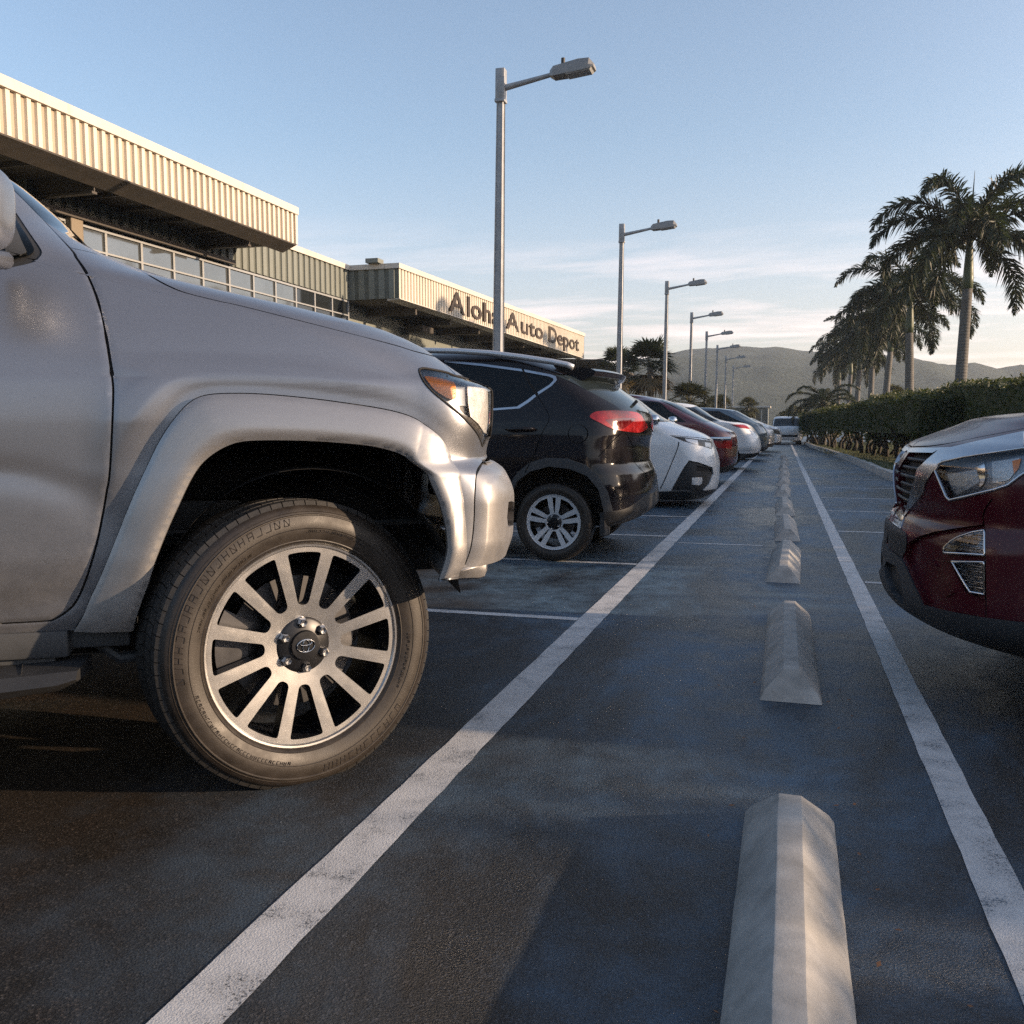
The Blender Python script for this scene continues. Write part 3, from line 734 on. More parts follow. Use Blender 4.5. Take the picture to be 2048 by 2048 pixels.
# rear half of the truck: rear arch, flare, rear door
off=_b.off
rarch=_b.arch+np.array([off,0])
rflare=flare+np.array([off,0]); rflare_poly=np.concatenate([rflare,(arch+np.array([off,0]))[::-1]])
sA=TR.LC+1.0+.0
rear_win=round_poly([tuple(TR.from_xz([p])[0]) for p in [(-2.05,1.50),(-2.02,1.88),(-2.75,1.86),(-2.9,1.50)]],[.03]*4)
zw0=TR.Z[16]; zw1=TR.Z[19]
wind=densify(TR.O([(0,zw0+.05),(.34,zw0+.05),(.44,zw1),(0,zw1)]),.03,True)
gs=np.concatenate([np.arange(0,.3,.03),np.arange(.3,2.35,.0115),np.arange(2.35,smax,.09)])
gz=np.concatenate([np.arange(zs,TR.Z[15]+.25,.0115),np.arange(TR.Z[15]+.25,TR.Z1,.04)])
pickup=thing('pickup_truck','large silver pickup truck nearest the camera with an amber side lamp','pickup truck',TLOC,None,TROT)
reg=[('body',body),('hood',hood),('windshield',wind),('window_trim',window),('flare',flare_poly),('rflare',rflare_poly),('bumper',bumper),('slot',slot),
     ('cut',_b.arch),('cut',rarch),('cut',np.array([(-.1,-.2),(arch[-1,0]+.02,-.2),(arch[-1,0]+.02,flare[-1,1]-.012),(flare[-1,0],flare[-1,1]-.008),(bl[-1,0],zb),(-.1,zb)])),('lamp',headlamp),('rwin',rear_win),
     ('gap',stripline(door,.0028)),('gap',stripline(hood_lo,.0028)),('gap',stripline(flare[3:-2],.0018)),('gap',stripline(bl,.004))]
seam=SL(T('A',[(550,757),(620,772),(690,788),(755,806)])); reg.append(('gap',stripline(seam,.002)))
pt=TR.paint(reg,gs,gz)
for key,name,mat,ins in (('body','body',M_SILVER,0),('hood','hood',M_SILVER,-.001),('flare','fender_flare',M_FLARE,0),('rflare','fender_flare',M_FLARE,0),('bumper','bumper',M_FLARE,-.006),('slot','bumper_slot',M_LAMPDARK,.03),
                         ('windshield','windshield',M_GLASS,.006),('window_trim','window_trim',M_PLASTIC,.006),('rwin','side_window',M_GLASS,.006)):
    if key in pt: TR.mesh(name,*pt[key],mat,pickup,ins,.025,extra=(*pt['gap'],.012,M_GAP) if key=='body' else None)
hl_reg=[('bezel',headlamp),('amber',amber),('clear',clear),('dark',darkp),('strip',strip)]
gs2=np.arange(0,2.2,.01); gz2=np.arange(.4,1.2,.01)
hp=TR.paint(hl_reg,gs2,gz2)
lamps=[]
lens=TR.mesh('headlight',*TR.paint([('x',headlamp)],gs2,gz2)['x'],M_LENS,pickup,.002,.0,both=False)
for key,name,mat,ins in (('bezel','lamp_bezel',M_REFL2,.022),('amber','turn_signal',M_AMBER,.006),('clear','lamp_reflector',M_REFL,.012),('dark','lamp_recess',M_LAMPDARK,.03),('strip','lower_bezel',M_LAMPDARK,.014)):
    o=TR.mesh(name,*hp[key],mat,lens,ins,.02,both=False)
TR.far_copy(lens)
# rounded rubber edge round the lamp
mb=MB(); P=TR.P(headlamp[:,0],headlamp[:,1],-.0); mb.tube(list(P)+[P[0]],.0035,6,False); mb.build('lamp_seal',M_GAP,lens,True)
# glass inside the trimmed window, quarter panel
wp=TR.paint([('glass',glass),('quarter',quarter)],gs2 if False else np.arange(1.5,3.6,.03),np.arange(1.2,2.1,.03),glass)
TR.mesh('side_window',*wp['glass'],M_GLASS,pickup,.000,.004)
qp=TR.paint([('q',quarter)],np.arange(1.5,3.6,.03),np.arange(1.2,2.1,.03)); TR.mesh('mirror_base',*qp['q'],M_PLASTIC2,pickup,-.012,.02)
# wheel housings, underbody, rocker, running board (frame of the truck: x forward, the near flank at y=yf)
yf=TR.yc-TR.Wm; yo=2*TR.yc-yf
u=MB(); u.box((-4.4,yf+.25,.38),(.10,yo-.25,.62)); u.box((-4.4,yf+.50,.55),(.30,yo-.50,1.05)); u.box((-2.8,yf+.14,.9),(-.75,yo-.14,1.40)); u.box((-2.6,yf+.3,1.3),(-1.1,yo-.3,1.72))
u.build('underbody',M_UNDER,pickup)
def housing(xc, zc, r, y0, y1, name='wheel_housing'):
    m=MB(); n=28; V=[]; F=[]
    for y in (y0,y1):
        for i in range(n+1):
            a=PI*(.04+.92*i/n); V.append((xc+r*math.cos(a),y,zc+r*math.sin(a)))
    for i in range(n): F.append((i,i+1,n+2+i,n+1+i))
    F.append(tuple(range(n+1,2*n+2)))
    m.add(V,F); return m
for xc in (.03,-3.0+.03):
    for s_ in (0,1):
        y0,y1=(yf+.03,yf+.55) if s_==0 else (yo-.03,yo-.55)
        housing(xc,.50,.455,y0,y1).build('wheel_housing',M_LINER,pickup)
fr=MB(); fr.box((-4.4,yf+.46,.50),(.35,yf+.55,.63)); fr.box((-.62,yf+.36,.70),(-.2,yf+.50,.84)); fr.tube([(-.6,yf+.28,.74),(.4,yf+.35,.76)],.012)
fr.build('chassis_rail',M_STEEL,pickup)
rk=MB(); rk.box((-2.6,yf+.03,.42),(-.66,yf+.30,.50),.01); rk.box((-2.6,yf+.05,.375),(-.70,yf+.26,.43),.006); rk.box((-.70,yf+.06,.44),(-.50,yf+.25,.51),.006); rk.tube([(-.60,yf+.12,.44),(-.54,yf+.12,.39),(-.36,yf+.16,.40)],.018)
rk.build('rocker_panel',M_PLASTIC2,pickup,auto=40)
rb_=MB(); V=[]
for x,k,t0,b0 in ((-2.9,1,.405,.335),(-.80,1,.405,.335),(-.66,.97,.412,.348),(-.615,.86,.412,.368)):
    V+=[(x,yf-.10*k,b0+.012),(x,yf-.12*k,(t0+b0)/2),(x,yf-.09*k,t0-.004),(x,yf+.10,t0),(x,yf+.10,b0)]
F=[]
for i in range(3):
    for j in range(5): F.append((i*5+j,i*5+(j+1)%5,i*5+5+(j+1)%5,i*5+5+j))
F+=[(4,3,2,1,0),(15,16,17,18,19)]; rb_.add(V,F)
for i in range(30):
    x=-.70-i*.06; rb_.tube([(x-.03,yf+.06,.407),(x,yf-.07,.403)],.0022,5)
rb_.build('running_board',M_PLASTIC,pickup,auto=35)
va=MB(); va.box((.44,yf+.16,.575),(.60,yo-.16,.655),.03); va.build('lower_valance',M_FLARE,pickup,auto=40)
# mirrors
Rw,tw0=TR.Mw
def to_local(p): return (np.asarray(p)-tw0)@Rw
def on_local_y(px,Y):
    c=TR.cam(); d=ray(*px)@Rw; return c+d*((Y-c[1])/d[1])
mc=on_local_y(T('A',[(-165,440)])[0],yf-.10)
mr=bmesh.new(); bmesh.ops.create_icosphere(mr,subdivisions=4,radius=1)
for v in mr.verts:
    x,y,z=v.co; sg=lambda q,p: math.copysign(abs(q)**p,q)
    x,y,z=sg(x,.62)*.075,sg(y,.7)*.11,sg(z,.6)*.105
    x+=z*.06; v.co=(mc[0]+x,mc[1]+y,mc[2]+z)
me=bpy.data.meshes.new('side_mirror'); mr.to_mesh(me); mr.free(); mo=link('side_mirror',me,M_SILVER,pickup,True)
ma=MB(); ma.tube([(mc[0]-.03,mc[1]+.02,mc[2]-.095),(mc[0]-.02,mc[1]+.09,mc[2]-.11),(mc[0]-.0,mc[1]+.2,mc[2]-.10)],[.03,.022,.026],10); ma.build('mirror_arm',M_SILVER,mo,True)
TR.far_copy(mo)
gr=MB()
for i in range(6): gr.box((.40,TR.yc-.55,1.0+.03*i),(.60,TR.yc+.55,1.015+.03*i),.003)
gr.build('grille',M_PLASTIC,pickup)
tw,tzc=make_wheel(pickup,Matrix.Identity(4),.434,.309,.27,'twelve',True,math.radians(14))
def steer_wheel(o,cface,steer,camber,flip,zr):
    M=wheel_matrix((0,0,0),steer,camber,flip); z=M.to_3x3()@Vector((0,0,1)); M.translation=Vector(cface)-z*zr; place(o,pickup,M)
steer_wheel(tw,(0,-.055,.420),math.radians(23),math.radians(1.0),False,.10)
for cx,cy,st,fl in ((0,yo+.0,math.radians(15),True),(-3.0,yf+.04,0,False),(-3.0,yo-.04,0,True)):
    c=copy_tree(tw,pickup); steer_wheel(c,(cx,cy,.412),st,0,fl,.10)
# emblem on the hub cap: three interlocking ovals
em=MB()
for rx,ry,cyo,rr in ((.0285,.0195,0,.0016),(.0105,.0185,.0,.0015),(.0195,.0085,.0095,.0015)):
    em.tube([(rx*math.cos(2*PI*i/40),cyo+ry*math.sin(2*PI*i/40),tzc+.0275) for i in range(41)],rr,6,False)
em.build('emblem',M_CHROME,[k for k in tw.children if k.name.startswith('hub_cap')][0],True)
# ------------------------------------------------------------------ the other cars
def stripe_poly(line,hw): return stripline(line,hw)
def make_car(name,label,cat,rows,yf,sgn,feats,wheels,mat,group=None,grid=.03,LF=2.6,LC=.9,n=2.5,zbot=None,sh=None,seams=(),seam_w=.003,wheel_args=('ten',),wheel_R=.33,under=True):
    s=sh or Shell(rows,yf,sgn,n,LC,LF)
    R=s.R; mid=sgn*(R[:,1].max()+R[:,3].min())/2
    root=thing(name,label,cat,(mid,s.yc,0),group)
    z0=0. if zbot is None else float(np.interp(zbot,R[:,0],s.Z))
    body=densify([(0,z0),(s.S,z0),(s.S,s.Z1-.0005),(0,s.Z1-.0005)],.1,True)
    reg=[('body',body)]+[(k,p) for k,p,*_ in feats]+[('gap',stripline(l,seam_w)) for l in seams]
    gs=np.arange(0,s.S,grid); gz=np.arange(z0,s.Z1,grid)
    pt=s.paint(reg,gs,gz); made={}
    made['body']=s.mesh('body',*pt['body'],mat,root,0,.03,extra=(*pt['gap'],.01,M_GAP) if 'gap' in pt else None)
    for f in feats:
        k=f[0]
        if k.startswith('cut') or k in made or k not in pt: continue
        nm,m,ins=f[2],f[3],f[4]; both=f[5] if len(f)>5 else True; par=made.get(f[6],root) if len(f)>6 and f[6] else root
        o=s.mesh(nm,*pt[k],m,par,ins,.03,both=both); made[k]=o
        if not both: s.far_copy(o)
    yo=2*s.yc-yf
    if under:
        u=MB(); xa,xb=R[:,3].min()+.35,R[:,1].max()-.35; lo=min(xa*sgn,xb*sgn); hi=max(xa*sgn,xb*sgn)
        bz=.24 if zbot is None else zbot+.03
        u.box((lo,yf+.34,bz),(hi,yo-.34,.75)); u.box((lo+.6,yf+.10,.85),(hi-.75,yo-.10,1.0)); u.build('underbody',M_UNDER,root)
    first=None
    for (x,zc,near,dx) in wheels:
        c=(x,yf+.06 if near else yo-.06,zc)
        M=wheel_matrix((0,0,0),0,0,not near); zv=M.to_3x3()@Vector((0,0,1)); M.translation=Vector(c)-zv*(.40*.21)
        if first is None: first,_=make_wheel(root,M,wheel_R,wheel_R*.70,.21,wheel_args[0],False,.3)
        else: place(copy_tree(first,root),root,M)
        housing(x,zc+.04,wheel_R+.10,c[1]-.0 if near else c[1],c[1]+(.42 if near else -.42)).build('wheel_housing',M_LINER,root)
    return root,s,made
def arch_xz(xc,zc,r,z0,n=20,squash=1.0):
    return [(xc+r*math.cos(PI*(i/n)),zc+r*squash*math.sin(PI*(i/n))) for i in range(n+1)]+[(xc-r,z0),(xc+r,z0)]

# ---- black crossover seen from its left rear quarter
BS_SIL=T('c',[(490,322),(700,325),(900,337),(1100,362),(1300,395),(1430,425)])+T('e',[(100,380),(200,400),(262,432),(380,520),(478,592),(545,650),(568,700),(574,760),(570,860),(556,940),(548,1000),(560,1060),(590,1120),(606,1200),(606,1270),(616,1300),(610,1380),(585,1470),(540,1545),(500,1570)])
rows=[(.24,-1.4,.30,-5.3,.3,.78),(.30,-1.2,.32,-5.45,.4,.86),(.42,-1.068,.34,-5.5,.45,.90),(.52,-1.067,.36,-5.5,.45,.915),(.60,-1.075,.36,-5.5,.45,.92),(.70,-1.093,.38,-5.5,.45,.922),(.80,-1.134,.38,-5.48,.45,.922),(.90,-1.137,.38,-5.45,.45,.915),(1.02,-1.12,.40,-5.3,.5,.905),(1.12,-1.119,.42,-4.4,.5,.89),(1.20,-1.136,.42,-4.2,.4,.868),(1.30,-1.23,.42,-4.0,.35,.835),(1.40,-1.366,.40,-3.8,.3,.80),(1.50,-1.513,.38,-3.6,.3,.765),(1.58,-1.735,.36,-3.45,.3,.73),(1.66,-2.007,.34,-3.3,.3,.66),(1.71,-2.319,.3,-3.15,.25,.52),(1.735,-2.6,.2,-2.9,.15,.2),(1.738,-2.68,.05,-2.8,.05,.04)]
BS=Shell(rows,7.0,1,2.5,.9,3.6); BS.table(3.2,360)
J=lambda sh,k,p,st=3.,closed=True: sh.inv(smooth_line(T(k,p),st,closed) if closed!='poly' else densify(T(k,p),st,True))
Jl=lambda sh,k,p,st=3.: sh.inv(smooth_line(T(k,p),st,False))
win_o=J(BS,'c',[(200,350),(590,385),(850,410),(1110,445),(1290,478),(1325,490),(1333,515),(1300,552),(1210,612),(1150,660),(1090,698),(920,711),(200,720)],2.,'poly')
win_i=J(BS,'c',[(210,368),(590,398),(850,425),(1110,460),(1280,492),(1308,504),(1312,516),(1285,545),(1205,595),(1140,645),(1075,686),(920,698),(210,706)],2.,'poly')
pil=J(BS,'c',[(1103,440),(1116,440),(1160,530),(1215,605),(1200,622),(1150,540)],2.,'poly')
clad_o=[(960,1500),(985,1330),(1020,1200),(1080,1110),(1160,1045),(1260,1017),(1400,1020),(1520,1062),(1600,1130),(1660,1235),(1690,1350),(1700,1480),(1640,1490)]
arch_i=[(1010,1560),(1020,1400),(1035,1260),(1075,1170),(1160,1105),(1280,1072),(1420,1088),(1530,1135),(1600,1220),(1632,1350),(1640,1500),(1640,1620)]
CL=J(BS,'c',clad_o+arch_i[::-1][1:],3.,'poly'); AR=J(BS,'c',arch_i+[(1010,1620)],3.,'poly')
lamp=J(BS,'c',[(1545,752),(1575,722),(1640,713),(1750,712),(1850,727),(1890,770),(1912,820),(1880,848),(1830,853),(1700,832),(1610,790)],2.)
lampd=J(BS,'c',[(1640,770),(1760,758),(1840,762),(1800,800),(1760,830),(1700,828)],2.,'poly')
bmp=J(BS,'c',[(1648,1362),(1760,1345),(1850,1295),(1905,1255),(1950,1240)],2.,'poly') if False else None
bl_=Jl(BS,'c',[(1640,1365),(1760,1347),(1840,1305),(1890,1265),(1925,1250)]); 
lowb=np.concatenate([bl_,[[0,bl_[-1,1]],[0,-.02],[bl_[0,0],-.02]]])
gl=Jl(BS,'e',[(60,432),(160,420),(250,430)]); 
tg=J(BS,'e',[(70,438),(250,432),(380,520),(470,598),(440,622),(290,592),(180,530)],2.,'poly')
tg2=np.concatenate([tg,[[0,tg[:,1].max()],[0,tg[:,1].min()]]]) 
zg0=float(np.interp(1.20,BS.R[:,0],BS.Z)); zg1=float(np.interp(1.50,BS.R[:,0],BS.Z))
glass=BS.O([(0,zg0),(.44,zg0),(.60,(zg0+zg1)/2),(.78,zg1),(0,zg1)])
fuel=J(BS,'c',[(1468+63*math.cos(2*PI*i/20),862+60*math.sin(2*PI*i/20)) for i in range(20)],2.)
door=Jl(BS,'c',[(1110,447),(1160,540),(1212,622),(1282,755),(1240,850),(1190,985),(1130,1110)])
door2=Jl(BS,'c',[(1600,1010),(1700,900),(1760,845)]); tail=Jl(BS,'c',[(1770,850),(1815,930),(1830,1040),(1905,1120)])
feats=[('trim',win_o,'window_chrome',M_SATIN,-.002),('win',win_i,'side_window',M_GLASS,.006),('pillar',pil,'window_pillar',M_GAP,.004),('clad',CL,'arch_cladding',M_PLASTIC2,-.012),('low',lowb,'rear_bumper',M_PLASTIC,-.006),('glass',glass,'rear_window',M_GLASS2,.006),
       ('lamp',lamp,'tail_light',M_REDLENS,-.006,False),('lampd',lampd,'lamp_strip',M_REDDARK,-.005,False,'lamp'),('cut',AR)]
sill=BS.from_xz([(-4.4,.24),(-1.86,.24),(-1.86,.34),(-4.4,.34)]); feats.insert(4,('sill',densify(sill,.1,True),'sill_cladding',M_PLASTIC2,-.006))
feats.append(('cut2',BS.from_xz(arch_xz(-4.55,.33,.40,.1))))
bx=on_y(*T('c',[(1315,1430)])[0],7.08)
black,_,mk=make_car('crossover_car','black crossover with chrome window trim just beyond the silver pickup','car',None,7.0,1,feats,[(bx[0],bx[2],True,0),(bx[0],bx[2],False,0),(-4.55,bx[2],True,0),(-4.55,bx[2],False,0)],M_BLACKPAINT,'cars parked in the left row',.022,zbot=.245,sh=BS,seams=[door,door2,tail,np.concatenate([fuel,fuel[:1]])],seam_w=.0045,wheel_args=('split',),wheel_R=.318)
# roof rail, spoiler, handle
rl=MB(); pts=[on_y(*p,7.22) for p in T('c',[(300,312),(490,308),(700,312),(900,325),(1100,350),(1300,380),(1400,400),(1438,416)])]
def ribbon(mb,pts,h0,h1,d):
    V=[];F=[]
    for p in pts: V+= [(p[0],p[1],p[2]+h1),(p[0],p[1]-.012,p[2]),(p[0],p[1],p[2]+h0),(p[0],p[1]+d,p[2]+h0),(p[0],p[1]+d,p[2]+h1)]
    n=len(pts)
    for i in range(n-1):
        for j in range(5): F.append((i*5+j,i*5+(j+1)%5,i*5+5+(j+1)%5,i*5+5+j))
    F+=[(4,3,2,1,0),tuple((n-1)*5+j for j in range(5))]; mb.add(V,F)
rl.tube([(p[0],p[1],p[2]-.022) for p in pts],.024,10); rl.build('roof_rail',M_RAIL,black,True)
rl2=MB(); rl2.tube([(p[0],2*BS.yc-p[1],p[2]-.022) for p in pts],.024,10); rl2.build('roof_rail',M_RAIL,black,True)
sp=MB(); t_=T('c',[(1440,420),(1560,428),(1680,440),(1716,456),(1700,488),(1640,515),(1560,508),(1480,470)])
prof=[on_y(*p,7.30) for p in t_]; V=[]; F=[]; nS=9
for j in range(nS+1):
    y=7.26+(2*BS.yc-14.52)*j/nS; b=-.10*(2*j/nS-1)**2
    for p in prof: V.append((p[0]-.05+b*1.1,y,p[2]))
k=len(prof)
for j in range(nS):
    for i in range(k): F.append((j*k+i,j*k+(i+1)%k,(j+1)*k+(i+1)%k,(j+1)*k+i))
F+=[tuple(range(k-1,-1,-1)),tuple(nS*k+i for i in range(k))]; sp.add(V,F); sp.build('roof_spoiler',M_BLACKPAINT,black,auto=40)
hd=MB(); a=on_y(*T('c',[(1003,833)])[0],6.99); b=on_y(*T('c',[(1188,829)])[0],6.99)
hd.tube([tuple(a),(a[0]+.03,6.965,a[2]),(b[0]-.03,6.965,b[2]),tuple(b)],[.008,.014,.014,.010],8); hh=hd.build('door_handle',M_BLACKPAINT,black,True)
wb=MB(); p0=on_y(*T('e',[(430,640)])[0],7.6); p1=on_y(*T('e',[(480,585)])[0],7.6); wb.tube([tuple(p0),tuple(p1)],.014,6); wb.build('rear_wiper',M_PLASTIC,black)
mf=MB(); p=on_y(*T('c',[(1638,1480)])[0],7.1); mf.box((p[0]-.03,7.06,p[2]-.05),(p[0]+.01,7.3,p[2]+.14),.004); mf.build('mud_flap',M_PLASTIC,black)

# ---- white crossover, nose towards the lane
WS_SIL=T('e',[(360,505),(500,585),(600,668),(740,750),(900,803),(1000,845),(1058,882),(1072,920),(1100,1000),(1114,1100),(1108,1200),(1092,1290),(1082,1345),(1070,1362)])
rows=[(.10,-1.05,.3,-5.2,.3,.78),(.20,-0.9,.34,-5.3,.3,.86),(.30,-0.866,.36,-5.35,.35,.90),(.42,-0.859,.38,-5.35,.35,.915),(.55,-0.857,.40,-5.35,.35,.92),(.68,-0.878,.40,-5.35,.35,.92),(.80,-0.919,.40,-5.3,.35,.918),(.88,-0.949,.42,-5.3,.35,.91),(.93,-0.99,.45,-5.28,.35,.90),(.98,-1.071,.5,-5.25,.4,.885),(1.04,-1.213,.5,-5.2,.4,.87),(1.12,-1.447,.45,-5.15,.4,.852),(1.22,-1.659,.4,-5.05,.35,.83),(1.35,-1.853,.36,-4.95,.3,.79),(1.5,-2.062,.34,-4.8,.3,.745),(1.58,-2.3,.3,-4.6,.3,.70),(1.65,-2.6,.3,-4.3,.3,.55),(1.68,-3.0,.2,-3.9,.2,.2),(1.683,-3.3,.05,-3.6,.05,.05)]
WS=Shell(rows,12.1,1,2.5,.9,3.2); WS.table(3.0,320)
hl=J(WS,'e',[(738,857),(850,868),(960,884),(1040,895),(1062,906),(1066,935),(1055,960),(1010,945),(960,932),(900,915),(840,900)],1.5,'poly')
hl2=J(WS,'e',[(850,876),(950,890),(955,928),(905,912),(865,898)],1.5,'poly'); hl3=J(WS,'e',[(1005,905),(1050,912),(1058,950),(1010,938)],1.5,'poly')
rec=J(WS,'e',[(740,1282),(790,1190),(835,1110),(880,1046),(960,1062),(1062,1100),(1072,1150),(1040,1230),(985,1282)],1.5,'poly')
fog=J(WS,'e',[(905,1180),(985,1178),(990,1195),(985,1225),(960,1240),(905,1232)],1.5,'poly'); slat=J(WS,'e',[(940,1085),(1058,1110),(1066,1140),(945,1128)],1.5,'poly')
lw=Jl(WS,'e',[(600,1290),(740,1284),(900,1282),(1000,1278),(1092,1268)]); lowp=np.concatenate([lw,[[0,lw[-1,1]],[0,-.02],[lw[0,0]+.0,-.02]]])
fg=Jl(WS,'e',[(690,800),(725,850),(770,865)]); fg2=Jl(WS,'e',[(803,905),(790,960),(750,1060),(700,1180),(660,1265)])
hood=Jl(WS,'e',[(735,852),(850,862),(960,872),(1010,880),(1060,888)])
win=WS.from_xz([(-1.78,1.10),(-2.35,1.50),(-3.2,1.56),(-4.2,1.52),(-4.75,1.30),(-4.7,1.12),(-3.0,1.06)])
zz=lambda s,z: float(np.interp(z,s.R[:,0],s.Z))
wsh=WS.O([(0,zz(WS,1.16)),(.62,zz(WS,1.15)),(.60,zz(WS,1.50)),(0,zz(WS,1.56))])
feats=[('win',win,'side_window',M_GLASS,.006),('wsh',wsh,'windshield',M_GLASS,.006),('low',lowp,'lower_bumper',M_PLASTIC,-.004),('rec',rec,'fog_lamp_recess',M_PLASTIC,.02,False),('slat',slat,'recess_slat',M_GAP,.035,False,'rec'),('fog',fog,'fog_lamp',M_REFL,.015,False,'rec'),
       ('hl',hl,'headlight',M_LAMPDARK,.004,False),('hl2',hl2,'lamp_reflector',M_REFL,.004,False,'hl'),('hl3',hl3,'lamp_reflector',M_REFL,.004,False,'hl'),('cut',WS.from_xz(arch_xz(-1.98,.33,.39,.0))),('cut2',WS.from_xz(arch_xz(-4.4,.33,.39,.0)))]
white,_,mkw=make_car('crossover_car','white crossover parked nose out beside the black one, dark fog lamp recess','car',None,12.1,1,feats,[(-1.98,.33,True,0),(-1.98,.33,False,0),(-4.4,.33,True,0),(-4.4,.33,False,0)],M_WHITEPAINT,'cars parked in the left row',.03,zbot=.11,sh=WS,seams=[fg2,hood],seam_w=.006)
mm=MB(); pc=on_y(*T('e',[(612,735)])[0],11.98); mm.box((pc[0]-.07,pc[1]-.06,pc[2]-.07),(pc[0]+.07,pc[1]+.10,pc[2]+.07),.05); mm.box((pc[0]-.03,pc[1]+.08,pc[2]-.06),(pc[0]+.03,pc[1]+.2,pc[2]-.02),.01); mir=mm.build('side_mirror',M_CHROME,white,True); WS.far_copy(mir)

# ---- further cars of the row (profile of the near end read off the photograph)
def simple_car(name,label,cat,near,yf,mat,W=.9,zb=.22,length=4.4,style='hatch',lampz=(.86,1.0),lamp=M_REDLENS,win=None,wx=None,group='cars parked in the left row',sgn=1,grid=.05,dark=True,wheelR=.31):
    """near: (z, x) outline of the end towards the lane"""
    zs_=[z for z,_ in near]; x0=max(x for _,x in near); zt=zs_[-1]; rows=[]
    for z,x in near:
        h=(z-zs_[0])/(zt-zs_[0]); tum=W*(1-.22*max(0,(h-.58)/.42)**1.4) if h<.93 else W*.62
        if h<.12: tum=W*.92
        far=x0-length+(.0 if h<.55 else (h-.55)*2.6 if style!='van' else .12*h)
        if h>=.999: tum=.1; x=min(x,far+1.2) if False else x
        rows.append((z,x,.36,far,.35,tum))
    z,x,a,f,b,w=rows[-1]; rows.append((z+.02,x-.5,.1,f+.5,.1,.05))
    s=Shell(rows,yf,sgn,2.5,.9,length-1.2)
    belt=zs_[0]+(zt-zs_[0])*.60; top=zs_[0]+(zt-zs_[0])*.90
    E=lambda q: float(np.interp(q,zs_,[x for _,x in near]))
    if win is None: win=[(E(belt)-.42,belt+.02),(E(top)-.55,top),(x0-length*.55,top+.02),(x0-length*.72,top-.06),(x0-length*.80,belt)]
    f=[('win',densify(s.from_xz(win),.05,True),'side_window',M_GLASS,.006),
       ('rear',s.O([(0,zz(s,belt+.05)),(.55,zz(s,belt+.03)),(.60,zz(s,top-.02)),(0,zz(s,top+.02))]),'end_window',M_GLASS,.006),
       ('low',densify([(0,zz(s,zb)),(s.S,zz(s,zb)),(s.S,zz(s,zb+.10)),(.9,zz(s,zb+.12)),(.0,zz(s,zb+.18))],.1,True),'lower_trim',M_PLASTIC,-.004)]
    if lamp is not None:
        f.append(('lamp',densify(s.O([(.42,zz(s,lampz[0])),(.86,zz(s,lampz[0]+.04)),(1.02,zz(s,lampz[1])),(.42,zz(s,lampz[1]))]),.03,True),'tail_light' if lamp is M_REDLENS else 'headlight',lamp,-.004,False))
    wx=wx or (x0-.85,x0-length+.85)
    for i,x in enumerate(wx): f.append(('cut%d'%i,s.from_xz(arch_xz(x,wheelR,wheelR+.06,zs_[0]-.05))))
    r,_,m=make_car(name,label,cat,None,yf,sgn,f,[(sgn*x,wheelR,nr,0) for x in wx for nr in (True,False)],mat,group,grid,zbot=zb,sh=s,wheel_R=wheelR,seams=[densify(s.from_xz([(wx[0]-.45,zb+.1),(wx[0]-.40,belt)]),.05,False)],seam_w=.006)
    return r,s
red,RS_=simple_car('sedan_car','dark red sedan beyond the white nose-out crossover, tail towards the lane','car',[(.22,-1.0),(.34,-.9),(.5,-.85),(.7,-.85),(.88,-.87),(.98,-.92),(1.05,-1.05),(1.13,-1.22),(1.22,-1.42),(1.36,-1.68),(1.54,-2.02),(1.66,-2.45),(1.72,-2.9),(1.75,-3.4)],17.3,M_REDPAINT2,lampz=(.66,.86),win=[(-1.75,1.17),(-2.3,1.56),(-3.2,1.64),(-4.0,1.5),(-4.5,1.2)])
cb=MB(); cb.box((-1.35,17.27,.83),(-.93,17.33,.90),.02); cb.build('chrome_strip',M_CHROME,red,auto=40)
simple_car('hatchback_car','white hatchback with a slim red tail lamp beyond the dark red sedan','car',[(.28,-.75),(.40,-.60),(.6,-.55),(.8,-.6),(1.0,-.72),(1.12,-.84),(1.18,-1.0),(1.24,-1.45),(1.32,-1.72),(1.5,-2.0),(1.66,-2.3),(1.72,-2.8),(1.74,-3.4)],23.5,M_WHITEPAINT,lampz=(1.02,1.14),zb=.30,win=[(-1.55,1.22),(-2.05,1.56),(-2.9,1.62),(-3.8,1.5),(-4.2,1.24)])
simple_car('hatchback_car','blue grey hatchback parked past the white hatchback','car',[(.26,-.62),(.4,-.54),(.8,-.52),(1.05,-.62),(1.2,-.75),(1.27,-.9),(1.45,-1.2),(1.64,-1.6),(1.72,-2.3),(1.75,-3.0)],30.6,M_GREYPAINT,lamp=None,zb=.3)
simple_car('hatchback_car','pale silver car half hidden behind the blue grey hatchback','car',[(.26,-.45),(.4,-.36),(.7,-.34),(.95,-.40),(1.12,-.62),(1.2,-.95),(1.4,-1.3),(1.6,-1.7),(1.66,-2.4),(1.69,-3.0)],36.8,M_SILVERCAR,lamp=M_REFL,zb=.3,lampz=(.72,.9))
simple_car('hatchback_car','small white car at the far end of the left row','car',[(.24,-.2),(.4,-.1),(.7,-.08),(.95,-.14),(1.1,-.40),(1.2,-.75),(1.35,-1.1),(1.5,-1.5),(1.55,-2.2),(1.57,-2.8)],42.2,M_WHITEPAINT,lamp=M_LAMPDARK,zb=.28,lampz=(.75,.98))

